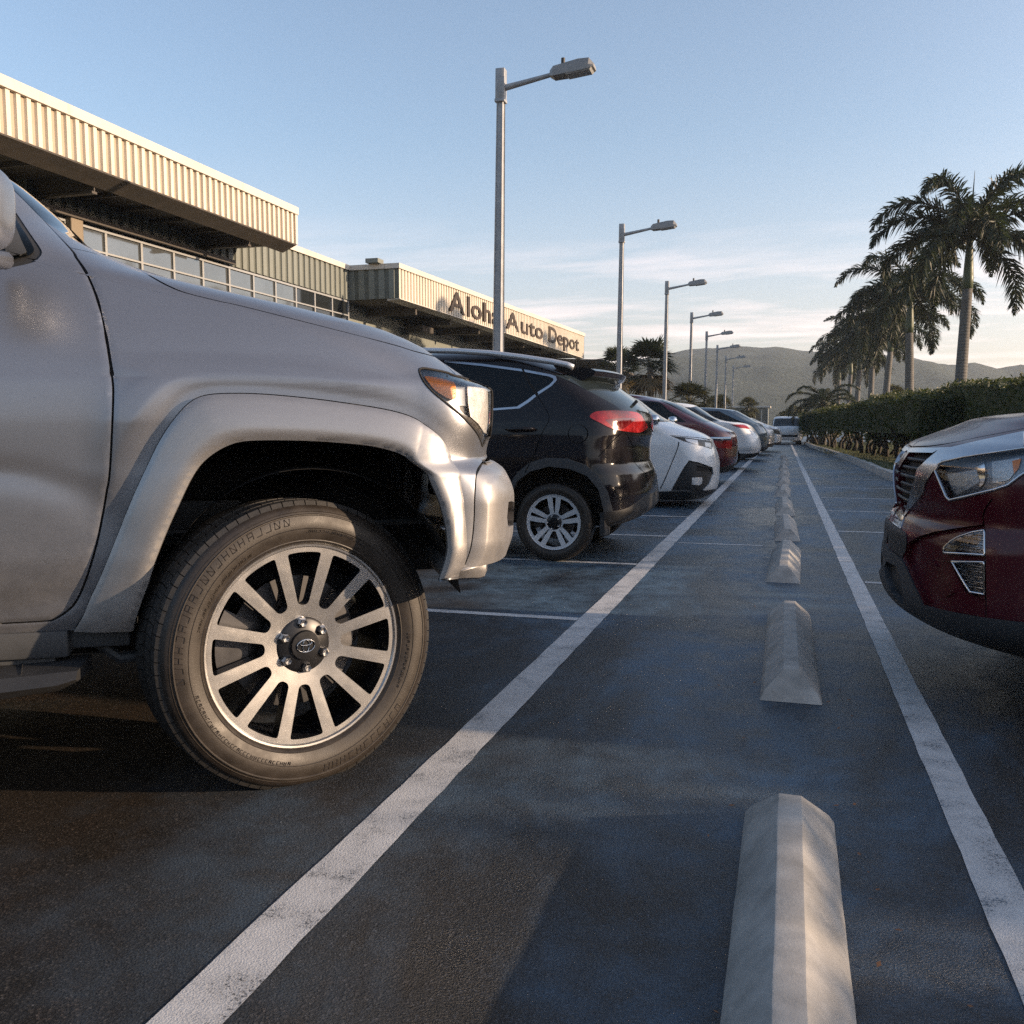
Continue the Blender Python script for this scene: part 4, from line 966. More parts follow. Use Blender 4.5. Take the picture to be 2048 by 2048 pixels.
# ---- white van at the end of the lane, seen from the front
vn=thing('delivery_van','white van standing across the far end of the lane','van',(.15,61,0),None,math.radians(-88))
VS=Shell([(.25,1.95,.4,-2.0,.3,.82),(.40,2.0,.4,-2.05,.3,.87),(.7,2.02,.4,-2.05,.3,.90),(.95,1.98,.4,-2.05,.3,.90),(1.08,1.90,.4,-2.04,.3,.89),(1.2,1.72,.3,-2.03,.3,.87),(1.62,1.32,.26,-2.0,.3,.80),(1.72,1.15,.3,-1.95,.3,.68),(1.75,.7,.2,-1.6,.2,.3),(1.752,.3,.05,-1.2,.05,.05)],-.9,1).frame((.15,61,0),math.radians(-88))
vz=lambda z: zz(VS,z)
vf=[('w',VS.O([(0,vz(1.14)),(.74,vz(1.12)),(.70,vz(1.58)),(0,vz(1.62))]),'windshield',M_GLASS2,.006),('s',densify(VS.from_xz([(1.35,1.12),(1.0,1.58),(-1.8,1.58),(-1.85,1.12)]),.1,True),'side_window',M_GLASS,.006),('h',VS.O([(.42,vz(.78)),(.80,vz(.82)),(.80,vz(.96)),(.45,vz(.93))]),'headlight',M_REFL,.0,False),('g',VS.O([(0,vz(.45)),(.4,vz(.47)),(.4,vz(.6)),(0,vz(.6))]),'grille',M_PLASTIC,.01)]
pt=VS.paint([('body',densify([(0,0.),(VS.S,0.),(VS.S,VS.Z1-.001),(0,VS.Z1-.001)],.1,True))]+[(k,p) for k,p,*_ in vf]+[('cut',VS.from_xz(arch_xz(1.2,.3,.36,.1))),('cut',VS.from_xz(arch_xz(-1.3,.3,.36,.1)))],np.arange(0,VS.S,.05),np.arange(0,VS.Z1,.05))
VS.mesh('body',*pt['body'],M_WHITEPAINT,vn)
for k,p,nm,m_,ins,*b in vf: VS.mesh(nm,*pt[k],m_,vn,ins)
for x in (1.2,-1.3):
    for sy in (-1,1):
        w_=MB(); w_.tube([(x,sy*.86,.31),(x,sy*.64,.31)],.31,24); w_.build('wheel',M_TYRE,vn,auto=40)
# ------------------------------------------------------------------ maroon crossover on the right: its front corner
RV_SIL=T('r',[(1282,200),(1100,250),(900,320),(700,390),(600,430),(555,455),(543,480),(485,560),(470,620),(474,700),(477,780),(490,850),(455,900),(424,945),(413,962),(412,1040),(410,1110),(394,1190),(392,1250),(400,1310),(385,1355),(375,1400),(395,1440),(430,1482)])
rows=[(.20,-0.75,.5,-4.9,.3,.74),(.27,-0.56,.5,-5.0,.3,.84),(.34,-0.47,.5,-5.1,.3,.89),(.40,-0.455,.5,-5.1,.3,.91),(.46,-0.46,.5,-5.1,.3,.92),(.55,-0.468,.5,-5.1,.3,.925),(.62,-0.47,.5,-5.1,.3,.925),(.68,-0.492,.5,-5.1,.3,.925),(.73,-0.514,.5,-5.1,.3,.925),(.80,-0.504,.5,-5.1,.3,.925),(.87,-0.498,.5,-5.1,.3,.922),(.93,-0.51,.5,-5.1,.3,.918),(.98,-0.541,.5,-5.1,.3,.912),(1.01,-0.569,.55,-5.1,.3,.905),(1.04,-0.634,.6,-5.1,.3,.895),(1.08,-0.736,.6,-5.1,.3,.885),(1.12,-0.839,.55,-5.08,.3,.875),(1.17,-1.3,.5,-5.05,.3,.86),(1.24,-1.62,.45,-5.0,.3,.84),(1.45,-2.0,.4,-4.85,.3,.78),(1.58,-2.35,.35,-4.7,.3,.70),(1.65,-2.8,.3,-4.4,.3,.55),(1.68,-3.3,.1,-3.8,.1,.1)]
RV=Shell(rows,3.5,-1,2.4,1.15,2.9); RV.table(2.2,460)
K=lambda p,st=2.,mode='poly': RV.inv(densify(T('r',p),st,True) if mode=='poly' else smooth_line(T('r',p),st,True))
chrome=K([(538,476),(560,470),(700,468),(820,463),(1000,420),(1282,360),(1282,462),(1000,505),(760,548),(715,600),(690,640),(652,700),(640,760),(515,912),(555,770),(592,640),(603,600),(665,540),(735,482),(700,500),(540,497)])
grille=K([(540,497),(700,500),(735,484),(665,542),(603,602),(590,640),(553,770),(513,908),(492,855),(478,780),(472,700),(470,610),(500,560)])
lampo=K([(712,618),(735,575),(765,558),(900,528),(1100,496),(1330,462),(1330,600),(1255,650),(1180,708),(1090,738),(1000,760),(900,785),(805,806),(782,784),(755,720)])
proj=K([(940,590),(1000,560),(1012,640),(1000,700),(965,735),(975,680)]); lam2=K([(1050,560),(1240,535),(1230,600),(1170,680),(1060,700)]); orange=K([(1190,555),(1250,540),(1236,600),(1205,640)]); lowlamp=K([(740,640),(940,610),(965,690),(870,745),(810,775),(775,740)])
lip=K([(425,942),(484,868),(513,910),(492,990)]); blackp=K([(412,962),(425,945),(490,992),(524,1020),(530,1080),(520,1140),(500,1175),(455,1140),(412,1100)])
zlow=RV.inv(T('r',[(410,1110),(500,1180),(530,1240),(580,1350),(640,1482),(800,1520),(1030,1562),(1282,1592),(1500,1600)]))
lowp=np.concatenate([zlow,[[RV.S,zlow[-1,1]],[RV.S,-.02],[0,-.02],[0,zlow[0,1]]]])
mouth=K([(405,1200),(470,1230),(500,1330),(520,1480),(440,1400),(400,1310),(394,1240)])
recess=K([(530,1085),(600,1040),(700,1010),(850,985),(1020,962),(1027,1000),(1027,1420),(1000,1440),(905,1400),(800,1200),(690,1190),(835,1400),(650,1490),(560,1260),(515,1170)])
ru=K([(762,1112),(800,1075),(850,1045),(950,1012),(1024,1000),(1024,1160),(860,1150),(760,1145)]); rl_=K([(812,1202),(1020,1206),(1024,1414),(930,1398),(880,1320)]); rm=K([(858,1060),(862,1148),(760,1144),(800,1078)])
face=K([(690,1188),(800,1202),(905,1402),(1000,1442),(1030,1445),(1034,1560),(830,1525),(652,1488),(832,1402)])
seam1=RV.inv(smooth_line(T('r',[(1078,800),(1040,850),(1018,905),(1020,955),(1028,1000),(1032,1300),(1036,1560)]),2.))
hoodl=RV.inv(smooth_line(T('r',[(545,462),(620,460),(700,455),(850,430),(1000,398),(1150,370),(1282,344)]),2.))
crease=K([(500,985),(620,830),(655,745),(690,650),(755,790),(640,860),(560,940)],2.)
LOCX=lambda p: RV.from_xz([(-x,z) for x,z in p])
rvz=lambda z: zz(RV,z)
feats=[('chrome',chrome,'chrome_trim',M_SATIN,-.006),('grille',grille,'grille',M_GAP,.03),('low',lowp,'lower_bumper',M_PLASTIC2,-.008),('mouth',mouth,'lower_intake',M_PLASTIC,.02),('lip',lip,'chrome_lip',M_CHROME,-.004),('blackp',blackp,'bumper_insert',M_PLASTIC,-.004),
       ('recess',recess,'lamp_recess',M_REDPAINT,.022),('face',face,'recess_facet',M_REDPAINT,.008),('ru',ru,'fog_lamp',M_FOG,.018,False),('rm',rm,'lamp_divider',M_LAMPDARK,.018,False,'ru'),('rl',rl_,'fog_lamp',M_FOG,.018,False),
       ('lamp',lampo,'headlight',M_REFL2,.035,False),('lowlamp',lowlamp,'lamp_reflector',M_REFL,.035,False,'lamp'),('proj',proj,'lamp_bezel',M_CHROME,.028,False,'lamp'),('lam2',lam2,'lamp_reflector',M_REFL,.03,False,'lamp'),('orange',orange,'side_marker',M_AMBER,.029,False,'lamp'),
       ('wsh',RV.O([(0,rvz(1.21)),(.85,rvz(1.20)),(.78,rvz(1.56)),(0,rvz(1.6))]),'windshield',M_GLASS,.006),('win',densify(LOCX([(1.95,1.14),(2.5,1.55),(3.3,1.6),(4.3,1.52),(4.7,1.2)]),.08,True),'side_window',M_GLASS,.006),
       ('cut',LOCX(arch_xz(1.45,.34,.40,.1))),('cut2',LOCX(arch_xz(4.15,.34,.40,.1)))]
redsuv,_,mk=make_car('crossover_car','maroon crossover at the right edge, front corner with chrome grille trim and fog lamps','car',None,3.5,-1,feats,[(1.45,.34,True,0),(1.45,.34,False,0),(4.15,.34,True,0),(4.15,.34,False,0)],M_REDPAINT,None,.014,zbot=.21,sh=RV,seams=[seam1,hoodl],seam_w=.003,wheel_R=.34)
lens=RV.paint([('x',lampo)],np.arange(0,2.2,.014),np.arange(0,RV.Z1,.014)); ln=RV.mesh('lamp_lens',*lens['x'],M_LENS,mk['lamp'],-.002,0,both=False)
gb=MB()
for i in range(9):
    z=.69+.036*i; ss=np.linspace(0,1.3,60); ze=np.full(60,rvz(z)); ok=in_poly(np.stack([ss,ze],1),grille)
    if ok.sum()<2: continue
    P=RV.P(ss[ok],ze[ok],.014); P2=P.copy(); P2[:,1]=2*RV.yc-P2[:,1]
    for q in (P,P2): gb.tube(list(q),.008,6)
gb.build('grille_bar',M_PLASTIC,mk['grille'],True)
for k_,pol in (('ru',ru),('rl',rl_)):
    rbm=MB(); z0,z1=pol[:,1].min(),pol[:,1].max()
    for i in range(1,6):
        ss=np.linspace(pol[:,0].min(),pol[:,0].max(),40); ze=np.full(40,z0+(z1-z0)*i/6); ok=in_poly(np.stack([ss,ze],1),pol)
        if ok.sum()>2: rbm.tube(list(RV.P(ss[ok],ze[ok],.012)),.004,5)
    P=RV.P(pol[:,0],pol[:,1],.004); rbm.tube(list(P)+[P[0]],.005,5,False)
    rbm.build('lamp_rib',M_CHROME,mk[k_],True)
    lx=RV.paint([('x',pol)],np.arange(0,2.2,.02),np.arange(0,RV.Z1,.02)); RV.mesh('lamp_lens',*lx['x'],M_LENS,mk[k_],.002,0,both=False)
edge=MB(); P=RV.P(lampo[:,0],lampo[:,1],-.002); edge.tube(list(P)+[P[0]],.006,6,False); edge.build('lamp_rim',M_SATIN,mk['lamp'],True)
# ------------------------------------------------------------------ ground, markings, wheel stops, kerb
def asphalt_nodes(nt, b, v):
    """worn damp asphalt: pitted aggregate, painted sky sheen patches, light and shade tinted by position, dark damp patches; returns (colour, height)"""
    agg=N(nt,'ShaderNodeTexVoronoi'); agg.inputs['Scale'].default_value=190; L(nt,v,agg.inputs['Vector'])
    n1=noise(nt,v,170,8,.76); n2=noise(nt,v,420,4,.7)
    vs=N(nt,'ShaderNodeMapping'); vs.inputs['Scale'].default_value=(.75,.42,1); L(nt,v,vs.inputs[0])
    big=noise(nt,vs.outputs[0],1.15,7,.62,.6); mid=noise(nt,v,5.5,7,.68,.4); warm=noise(nt,v,2.3,6,.65)
    col=ramp(nt,n1.outputs[0],[(.28,.0018),(.5,.0055),(.72,.021)])
    spk=ramp(nt,agg.outputs['Color'],[(.0,.40),(.66,1.0),(.86,4.2)])
    c=mixc(nt,1.0,col.outputs[0],spk.outputs[0],'MULTIPLY')
    c=mixc(nt,ramp(nt,warm.outputs[0],[(.45,0),(.68,.5)]).outputs[0],c,mixc(nt,1.0,c,(1.9,1.25,.85),'MULTIPLY'))
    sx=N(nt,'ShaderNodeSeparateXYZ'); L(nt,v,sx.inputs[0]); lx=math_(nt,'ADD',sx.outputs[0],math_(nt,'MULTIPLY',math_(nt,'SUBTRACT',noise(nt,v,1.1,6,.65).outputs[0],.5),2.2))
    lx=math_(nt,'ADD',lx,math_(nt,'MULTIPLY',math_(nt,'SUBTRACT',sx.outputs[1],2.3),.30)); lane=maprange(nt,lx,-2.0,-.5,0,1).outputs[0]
    c=mixc(nt,1.0,c,mixc(nt,lane,(2.2,1.95,1.7),(.58,1.05,1.7)),'MULTIPLY')  # tint by position: warm stands for sunlight, blue for skylit shade
    ck=N(nt,'ShaderNodeTexVoronoi',feature='DISTANCE_TO_EDGE'); ck.inputs['Scale'].default_value=.55; wq=N(nt,'ShaderNodeVectorMath',operation='ADD'); L(nt,v,wq.inputs[0]); L(nt,noise(nt,v,1.7,6,.7).outputs['Color'],wq.inputs[1]); L(nt,wq.outputs[0],ck.inputs['Vector'])
    crk=math_(nt,'MULTIPLY',ramp(nt,ck.outputs['Distance'],[(.0,1),(.006,0)]).outputs[0],ramp(nt,noise(nt,v,.6,3).outputs[0],[(.52,0),(.6,1)]).outputs[0])
    c=mixc(nt,math_(nt,'MULTIPLY',crk,.8),c,(.003,.003,.003))
    dry=math_(nt,'MULTIPLY',ramp(nt,big.outputs[0],[(.43,0),(.58,1)]).outputs[0],ramp(nt,mid.outputs[0],[(.34,.25),(.62,1)]).outputs[0])  # mask of the painted sheen patches, also roughens them
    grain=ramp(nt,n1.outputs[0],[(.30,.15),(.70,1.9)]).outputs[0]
    sheen=mixc(nt,1.0,mixc(nt,lane,(.024,.0195,.0155),(.054,.118,.195)),grain,'MULTIPLY')  # sky sheen painted as blue colour in the lane, brown towards the bays
    c=mixc(nt,math_(nt,'MULTIPLY',dry,.8),c,sheen)
    wet=ramp(nt,big.outputs[0],[(.36,1),(.46,0)]).outputs[0]
    c=mixc(nt,math_(nt,'MULTIPLY',wet,.5),c,mixc(nt,1.0,c,(.55,.57,.6),'MULTIPLY'))
    r=math_(nt,'ADD',maprange(nt,mid.outputs[0],.3,.7,.30,.50).outputs[0],math_(nt,'MULTIPLY',dry,.10))
    r=math_(nt,'SUBTRACT',r,math_(nt,'MULTIPLY',wet,.16))
    h=math_(nt,'ADD',math_(nt,'MULTIPLY',n1.outputs[0],.8),math_(nt,'ADD',math_(nt,'MULTIPLY',agg.outputs['Distance'],.5),math_(nt,'MULTIPLY',n2.outputs[0],.35)))
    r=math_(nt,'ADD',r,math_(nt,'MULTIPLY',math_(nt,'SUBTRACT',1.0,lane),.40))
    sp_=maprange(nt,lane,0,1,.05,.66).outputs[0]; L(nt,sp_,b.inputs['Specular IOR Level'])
    return c,r,h
def object_or_world(nt):
    g=N(nt,'ShaderNodeNewGeometry'); return g.outputs['Position']
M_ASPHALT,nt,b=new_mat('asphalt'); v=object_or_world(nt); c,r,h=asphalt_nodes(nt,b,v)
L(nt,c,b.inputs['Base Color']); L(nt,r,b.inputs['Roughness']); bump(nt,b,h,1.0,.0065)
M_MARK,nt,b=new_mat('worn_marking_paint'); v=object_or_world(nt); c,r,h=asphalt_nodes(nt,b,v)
w1=noise(nt,v,150,8,.78); w2=noise(nt,v,6,6,.7); w3=noise(nt,v,420,3,.6)
wm=math_(nt,'ADD',math_(nt,'MULTIPLY',w1.outputs[0],.62),math_(nt,'MULTIPLY',w2.outputs[0],.38))
wear=ramp(nt,wm,[(.40,0),(.455,1)]).outputs[0]
pc=mixc(nt,1.0,(.48,.485,.49),ramp(nt,w2.outputs[0],[(.3,.72),(.7,1.1)]).outputs[0],'MULTIPLY'); pc=mixc(nt,1.0,pc,ramp(nt,w3.outputs[0],[(.3,.8),(.7,1.15)]).outputs[0],'MULTIPLY')
L(nt,mixc(nt,wear,c,pc),b.inputs['Base Color']); b.inputs['Roughness'].default_value=.6; bump(nt,b,h,.5,.005)
def sheet(name,pts,z,mat,kind='structure'):
    o=meshobj(name,[(x,y,z) for x,y in pts],[tuple(range(len(pts)))],mat); return tag(o,kind=kind)
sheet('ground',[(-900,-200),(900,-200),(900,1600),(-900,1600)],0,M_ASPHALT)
def line_strip(name,x0,y0,x1,y1,w,label,cat,group,rag=.0015):
    """a painted line with slightly uneven edges"""
    a=np.array([x0,y0]); b_=np.array([x1,y1]); d=b_-a; l=np.hypot(*d); d/=l; n=np.array([-d[1],d[0]]); k=max(2,int(l/.05)) if l<14 else int(l/.12)
    V=[]
    for i in range(k+1):
        p=a+d*l*i/k
        for s_ in (-1,1): q=p+n*s_*(w/2+random.gauss(0,rag)); V.append((q[0],q[1],.002))
    o=meshobj(name,V,[(2*i,2*i+1,2*i+3,2*i+2) if True else 0 for i in range(k)],M_MARK); 
    me=o.data
    for p in me.polygons:
        if p.normal.z<0: p.flip()
    return tag(o,label,cat,group,'structure')
line_strip('lane_marking',-1.015,-1.5,-1.0,60,.135,None,None,None)
line_strip('lane_marking',.515,-1.5,.46,62,.105,None,None,None)
LB=[4.95,7.1,9.03,11.07,13.6,16.0,18.8,21.5,24.5,27.5,30.2,33,36.2,39.4,42]
for y in LB: line_strip('bay_marking',-6.2,y-.03,-1.085,y,.075,None,None,None,.0015)
for y in (6.72,9.98,12.4,14.7,17.2,20,22.8,25.8,29,32.4,36,40,44.5): line_strip('bay_marking',.57,y,2.0 if y>15 else 4.4,y-.03,.07,None,None,None,.0015)
for y in (8.55,19.3): line_strip('bay_marking',-.92,y,-.16,y,.05,None,None,None,.003)

M_CONC,nt,b=new_mat('cast_concrete'); v=coords(nt); n1=noise(nt,v,9,8,.65); n2=noise(nt,v,120,5,.7); n3=noise(nt,v,3.2,5,.6,.5)
c=ramp(nt,n1.outputs[0],[(.3,(.25,.24,.22)),(.55,(.37,.355,.33)),(.75,(.46,.44,.405))]); c=mixc(nt,ramp(nt,n3.outputs[0],[(.50,0),(.70,.40)]).outputs[0],c.outputs[0],(.13,.13,.125))
pit=N(nt,'ShaderNodeTexVoronoi'); pit.inputs['Scale'].default_value=46; L(nt,v,pit.inputs['Vector']); pm=ramp(nt,pit.outputs['Distance'],[(.06,1),(.13,0)]); sel=ramp(nt,noise(nt,v,14,3).outputs[0],[(.60,0),(.66,1)])
pk=math_(nt,'MULTIPLY',pm.outputs[0],sel.outputs[0]); c=mixc(nt,pk,c,(.07,.07,.065))
L(nt,c,b.inputs['Base Color']); b.inputs['Roughness'].default_value=.85
hh=math_(nt,'SUBTRACT',math_(nt,'ADD',math_(nt,'MULTIPLY',n2.outputs[0],.5),math_(nt,'MULTIPLY',n1.outputs[0],.6)),math_(nt,'MULTIPLY',pk,1.2)); bump(nt,b,hh,.35,.004)
def wheel_stop(y0,y1,label,x=.035,seed=0,h=.108):
    r=random.Random(seed); bm=bmesh.new(); w0,wm_,wt=.118,.104,.029; z1=.03
    ny=14; prof=[(-w0,0),(-wm_,z1),(-wt,h),(wt,h),(wm_,z1),(w0,0)]; rows=[]; sl=.11
    ln=y1-y0
    for i in range(ny+1):
        t=i/ny; y=-ln/2+ln*t; row=[]
        for j,(px_,pz) in enumerate(prof):
            yy=y
            k=pz/h
            if i==0: yy=y+sl*k
            if i==ny: yy=y-sl*k
            wob=.0006
            row.append(bm.verts.new((px_+r.gauss(0,wob),yy+(r.gauss(0,wob) if i in(0,ny) else 0),pz+(r.gauss(0,wob) if pz>0 else 0))))
        rows.append(row)
    for a,b2 in zip(rows[:-1],rows[1:]):
        for j in range(5): bm.faces.new((a[j],a[j+1],b2[j+1],b2[j]))
    bm.faces.new(rows[0][::-1]); bm.faces.new(rows[-1])
    bmesh.ops.recalc_face_normals(bm,faces=bm.faces[:])
    ed=[e for e in bm.edges if len(e.link_faces)==2 and e.calc_face_angle(0)>.35]
    bmesh.ops.bevel(bm,geom=ed,offset=.0045,segments=2,affect='EDGES',profile=.6)
    if False:
        bmesh.ops.subdivide_edges(bm,edges=[e for e in bm.edges if e.calc_length()>.05],cuts=2,use_grid_fill=True)
        from mathutils import noise as mn
        bm.normal_update(); nn={v:v.normal.copy() for v in bm.verts}
        for v in bm.verts:
            if v.co.z<.004: continue
            p=v.co*9+Vector((seed*3.1,0,0)); d=mn.noise(p)*.0009+mn.noise(p*4)*.0006
            rid=min(abs(abs(v.co.x)-wt)+abs(v.co.z-h),.05)
            c_=mn.noise(v.co*22+Vector((seed*7.7,3,1)))
            if rid<.02 and c_>.38: d-=.005*(c_-.38)/.4
            v.co+=nn[v]*d
    me=bpy.data.meshes.new('wheel_stop'); bm.to_mesh(me); bm.free(); o=link('wheel_stop',me,M_CONC)
    o.location=(x+r.gauss(0,.008),(y0+y1)/2,0); o.rotation_euler=(r.gauss(0,.002),0,r.gauss(0,.010)); me.polygons.foreach_set('use_smooth',[True]*len(me.polygons)); me.set_sharp_from_angle(angle=math.radians(22))
    return tag(o,label,'wheel stop','concrete wheel stops down the middle of the lane')
ordn=['nearest concrete wheel stop, cut off by the bottom of the photo','second concrete wheel stop from the camera, between the two lane lines','third concrete wheel stop from the camera, with a sloped front end','fourth concrete wheel stop from the camera, level with the black crossover','fifth concrete wheel stop from the camera','sixth concrete wheel stop from the camera, level with the white crossover','seventh concrete wheel stop from the camera','eighth concrete wheel stop, level with the dark red sedan']
SY=[(.62,2.56),(3.66,5.40),(6.54,8.25),(8.95,10.75),(11.55,13.4),(14.6,16.4),(17.4,19.1),(20.2,21.9),(23.2,24.9),(26.2,27.9),(29.4,31.1),(32.6,34.3)]
for i,(a,b2) in enumerate(SY):
    wheel_stop(a,b2,ordn[i] if i<8 else 'one of the tiny concrete wheel stops at the far end of the row',.035,i+3)

# kerb stones and lawn
M_KERB,nt,b=new_mat('kerb_stone'); v=coords(nt); n1=noise(nt,v,4,7,.7); n2=noise(nt,v,40,5,.7)
L(nt,ramp(nt,n1.outputs[0],[(.3,(.24,.24,.23)),(.7,(.50,.49,.46))]).outputs[0],b.inputs['Base Color']); b.inputs['Roughness'].default_value=.85; bump(nt,b,n2.outputs[0],.5,.01)
KL=[(1.25,62),(1.40,50),(1.75,40),(1.98,31),(2.06,24),(2.10,19),(2.35,16.4),(3.2,14.6),(5.0,13.4),(9,12.6),(30,12.0)]
kd=densify(KL,.9,False); km=MB()
for i in range(len(kd)-1):
    a=kd[i]; b2=kd[i+1]; d=b2-a; l=np.hypot(*d); d/=l; n=np.array([-d[1],d[0]]); a2=a+d*.012; c2=b2-d*.012; hgt=.15+random.gauss(0,.006); wv=.16
    if n[0]>0: n=-n
    P=[a2+n*0,c2+n*0,c2-n*wv,a2-n*wv]; V=[(p[0],p[1],0) for p in P]+[(P[0][0]-n[0]*.02,P[0][1]-n[1]*.02,hgt),(P[1][0]-n[0]*.02,P[1][1]-n[1]*.02,hgt),(P[2][0],P[2][1],hgt),(P[3][0],P[3][1],hgt)]
    km.hexa(V)
ko=km.build('kerb',M_KERB); tag(ko,kind='structure')
bmk=bmesh.new(); bmk.from_mesh(ko.data); bmesh.ops.recalc_face_normals(bmk,faces=bmk.faces[:]); bmk.to_mesh(ko.data); bmk.free()
M_LAWN,nt,b=new_mat('lawn'); v=coords(nt); n1=noise(nt,v,1.3,6,.65); n2=noise(nt,v,50,4,.7)
c=ramp(nt,n1.outputs[0],[(.3,(.035,.05,.012)),(.55,(.075,.085,.02)),(.75,(.14,.12,.045))]); L(nt,mixc(nt,1.0,c.outputs[0],ramp(nt,n2.outputs[0],[(.3,.6),(.7,1.3)]).outputs[0],'MULTIPLY'),b.inputs['Base Color']); b.inputs['Roughness'].default_value=.9; bump(nt,b,n2.outputs[0],1,.03)
lp=[(x+.15,y) for x,y in KL]; sheet('lawn',[(x+.0,y) for x,y in lp][::-1]+[(1.4,64),(40,64),(40,12.1)],.10,M_LAWN)
gb_=MB(); rg=random.Random(5)
for i in range(9000):
    t=rg.random(); y=14+48*t*t; x=2.2+rg.random()*5.5+max(0,(30-y)*-.01)
    if y>34: x=1.5+rg.random()*4
    if y<16: x+=1.5
    h=.04+.06*rg.random(); a=rg.random()*6.28; dx,dy=.012*math.cos(a),.012*math.sin(a); b3=len(gb_.V)
    gb_.add([(x-dx,y-dy,.098),(x+dx,y+dy,.098),(x+rg.gauss(0,.02),y+rg.gauss(0,.02),.098+h)],[(0,1,2)])
tag(gb_.build('grass',M_LAWN),kind='stuff')
# dry leaves lying on the asphalt near the stops
M_LEAF=simple('dry_leaf',(.16,.07,.03),.8,var=.3)
# ------------------------------------------------------------------ depot building
def cream(name,col,var=.14):
    m,nt,b=new_mat(name); v=coords(nt); n1=noise(nt,v,.6,6,.6); n2=noise(nt,v,9,6,.7)
    st=N(nt,'ShaderNodeMapping'); st.inputs['Scale'].default_value=(3,3,.25); L(nt,v,st.inputs[0]); n3=noise(nt,st.outputs[0],1.6,6,.65)
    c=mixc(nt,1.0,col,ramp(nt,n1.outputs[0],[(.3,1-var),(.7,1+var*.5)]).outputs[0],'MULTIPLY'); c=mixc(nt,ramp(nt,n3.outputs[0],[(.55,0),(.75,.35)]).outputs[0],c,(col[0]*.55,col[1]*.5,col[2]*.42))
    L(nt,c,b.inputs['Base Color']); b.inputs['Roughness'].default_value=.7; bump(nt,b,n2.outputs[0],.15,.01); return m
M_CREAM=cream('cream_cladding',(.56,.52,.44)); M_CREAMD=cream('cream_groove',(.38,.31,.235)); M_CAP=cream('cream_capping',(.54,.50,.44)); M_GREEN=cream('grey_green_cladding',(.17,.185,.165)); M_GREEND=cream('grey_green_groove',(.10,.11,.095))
M_SOFFIT=simple('soffit_steel',(.045,.038,.030),.75,var=.25,vscale=3); M_BEAM=simple('steel_beam',(.06,.052,.044),.7,var=.25); M_DARKWALL=cream('dark_cladding',(.20,.165,.12)); M_MULL=simple('window_frame_alu',(.30,.31,.31),.5,metal=.3)  # M_DARKWALL: dark brown cladding of recess wall and column
M_PANE=simple('reflective_window_glass',(.22,.24,.25),.06,metal=.75,var=.12,vscale=1.2)
M_PANED=simple('dark_window_glass',(.015,.018,.02),.06,spec=.8)
bld=thing('depot_building','long cream ribbed depot building with deep canopy, window band and lettered fascia','building',(-14,26,0))
def ribbed(y0,y1,X0,X1,z0a,z0b,z1a,z1b,pitch,depth=.05,duty=.5,axis='y'):
    """raised ribs over a recessed sheet, along y (or x); returns two MBs"""
    ribs=MB(); back=MB(); n=max(1,int(round(abs(y1-y0)/pitch)))
    def P(t,off,z): 
        if axis=='y': return (X0+(X1-X0)*t+off,y0+(y1-y0)*t,z)
        return (y0+(y1-y0)*t,X0+(X1-X0)*t-off,z)
    za=lambda t:(z0a+(z0b-z0a)*t); zb=lambda t:(z1a+(z1b-z1a)*t)
    for i in range(n):
        t0=i/n; t1=(i+duty)/n; s_=.012/(abs(y1-y0)/n)/n
        V=[P(t0,0,za(t0)),P(t0+s_,depth,za(t0)),P(t1-s_,depth,za(t1)),P(t1,0,za(t1)),P(t0,0,zb(t0)),P(t0+s_,depth,zb(t0)),P(t1-s_,depth,zb(t1)),P(t1,0,zb(t1))]
        ribs.add(V,[(0,1,5,4),(1,2,6,5),(2,3,7,6)])
    back.add([P(0,.002,za(0)),P(1,.002,za(1)),P(1,.002,zb(1)),P(0,.002,zb(0)),P(0,-.15,za(0)),P(1,-.15,za(1)),P(1,-.15,zb(1)),P(0,-.15,zb(0))],[(0,1,2,3),(5,4,7,6),(4,0,3,7),(1,5,6,2)])
    return ribs,back
# canopy over the forecourt
CX=-11.0; cy0,cy1=3.0,19.25
rb1,bk1=ribbed(cy0,cy1,CX,CX,5.33,5.30,5.99,5.965,.195,.05,.52)
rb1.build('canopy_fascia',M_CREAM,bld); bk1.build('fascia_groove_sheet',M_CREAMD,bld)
rr,rk_=ribbed(-14.8,-11.0,cy1+.001,cy1+.001,5.31,5.31,5.97,5.97,.195,.04,.52,'x'); 
cap=MB(); cap.box((CX-.25,cy0,5.975),(CX+.085,cy1+.09,6.14)); cap.box((-14.9,cy0,5.98),(CX-.26,cy1+.08,6.10)); cap.build('canopy_capping',M_CAP,bld)
endp=MB(); endp.box((-14.9,cy1-.02,5.30),(CX+.06,cy1+.07,5.968)); endp.build('canopy_end_panel',M_CREAM,bld)
sf=MB(); sf.box((-15.2,cy0,5.32),(CX-.16,cy1-.03,5.42)); V=[(CX+.052,cy0,5.30),(CX+.052,cy1,5.27),(CX-.30,cy1,5.12),(CX-.30,cy0,5.14),(CX+.052,cy0,5.325),(CX+.052,cy1,5.296),(CX-.30,cy1,5.31),(CX-.30,cy0,5.31)]; sf.hexa(V); so_=sf.build('canopy_soffit',M_SOFFIT,bld)
bmq=bmesh.new(); bmq.from_mesh(so_.data); bmesh.ops.recalc_face_normals(bmq,faces=bmq.faces[:]); bmq.to_mesh(so_.data); bmq.free()
for y in (8.6,13.2,17.9):
    bm_=MB(); bm_.box((-15.0,y-.06,5.02),(CX-.32,y+.06,5.06)); bm_.box((-15.0,y-.012,5.06),(CX-.32,y+.012,5.30)); bm_.build('canopy_beam',M_BEAM,bld)
tr=MB(); 
for i in range(14): tr.box((-14.9,5+i*1.02,5.24),(CX-.34,5.05+i*1.02,5.315))
tr.build('canopy_purlins',M_BEAM,bld)
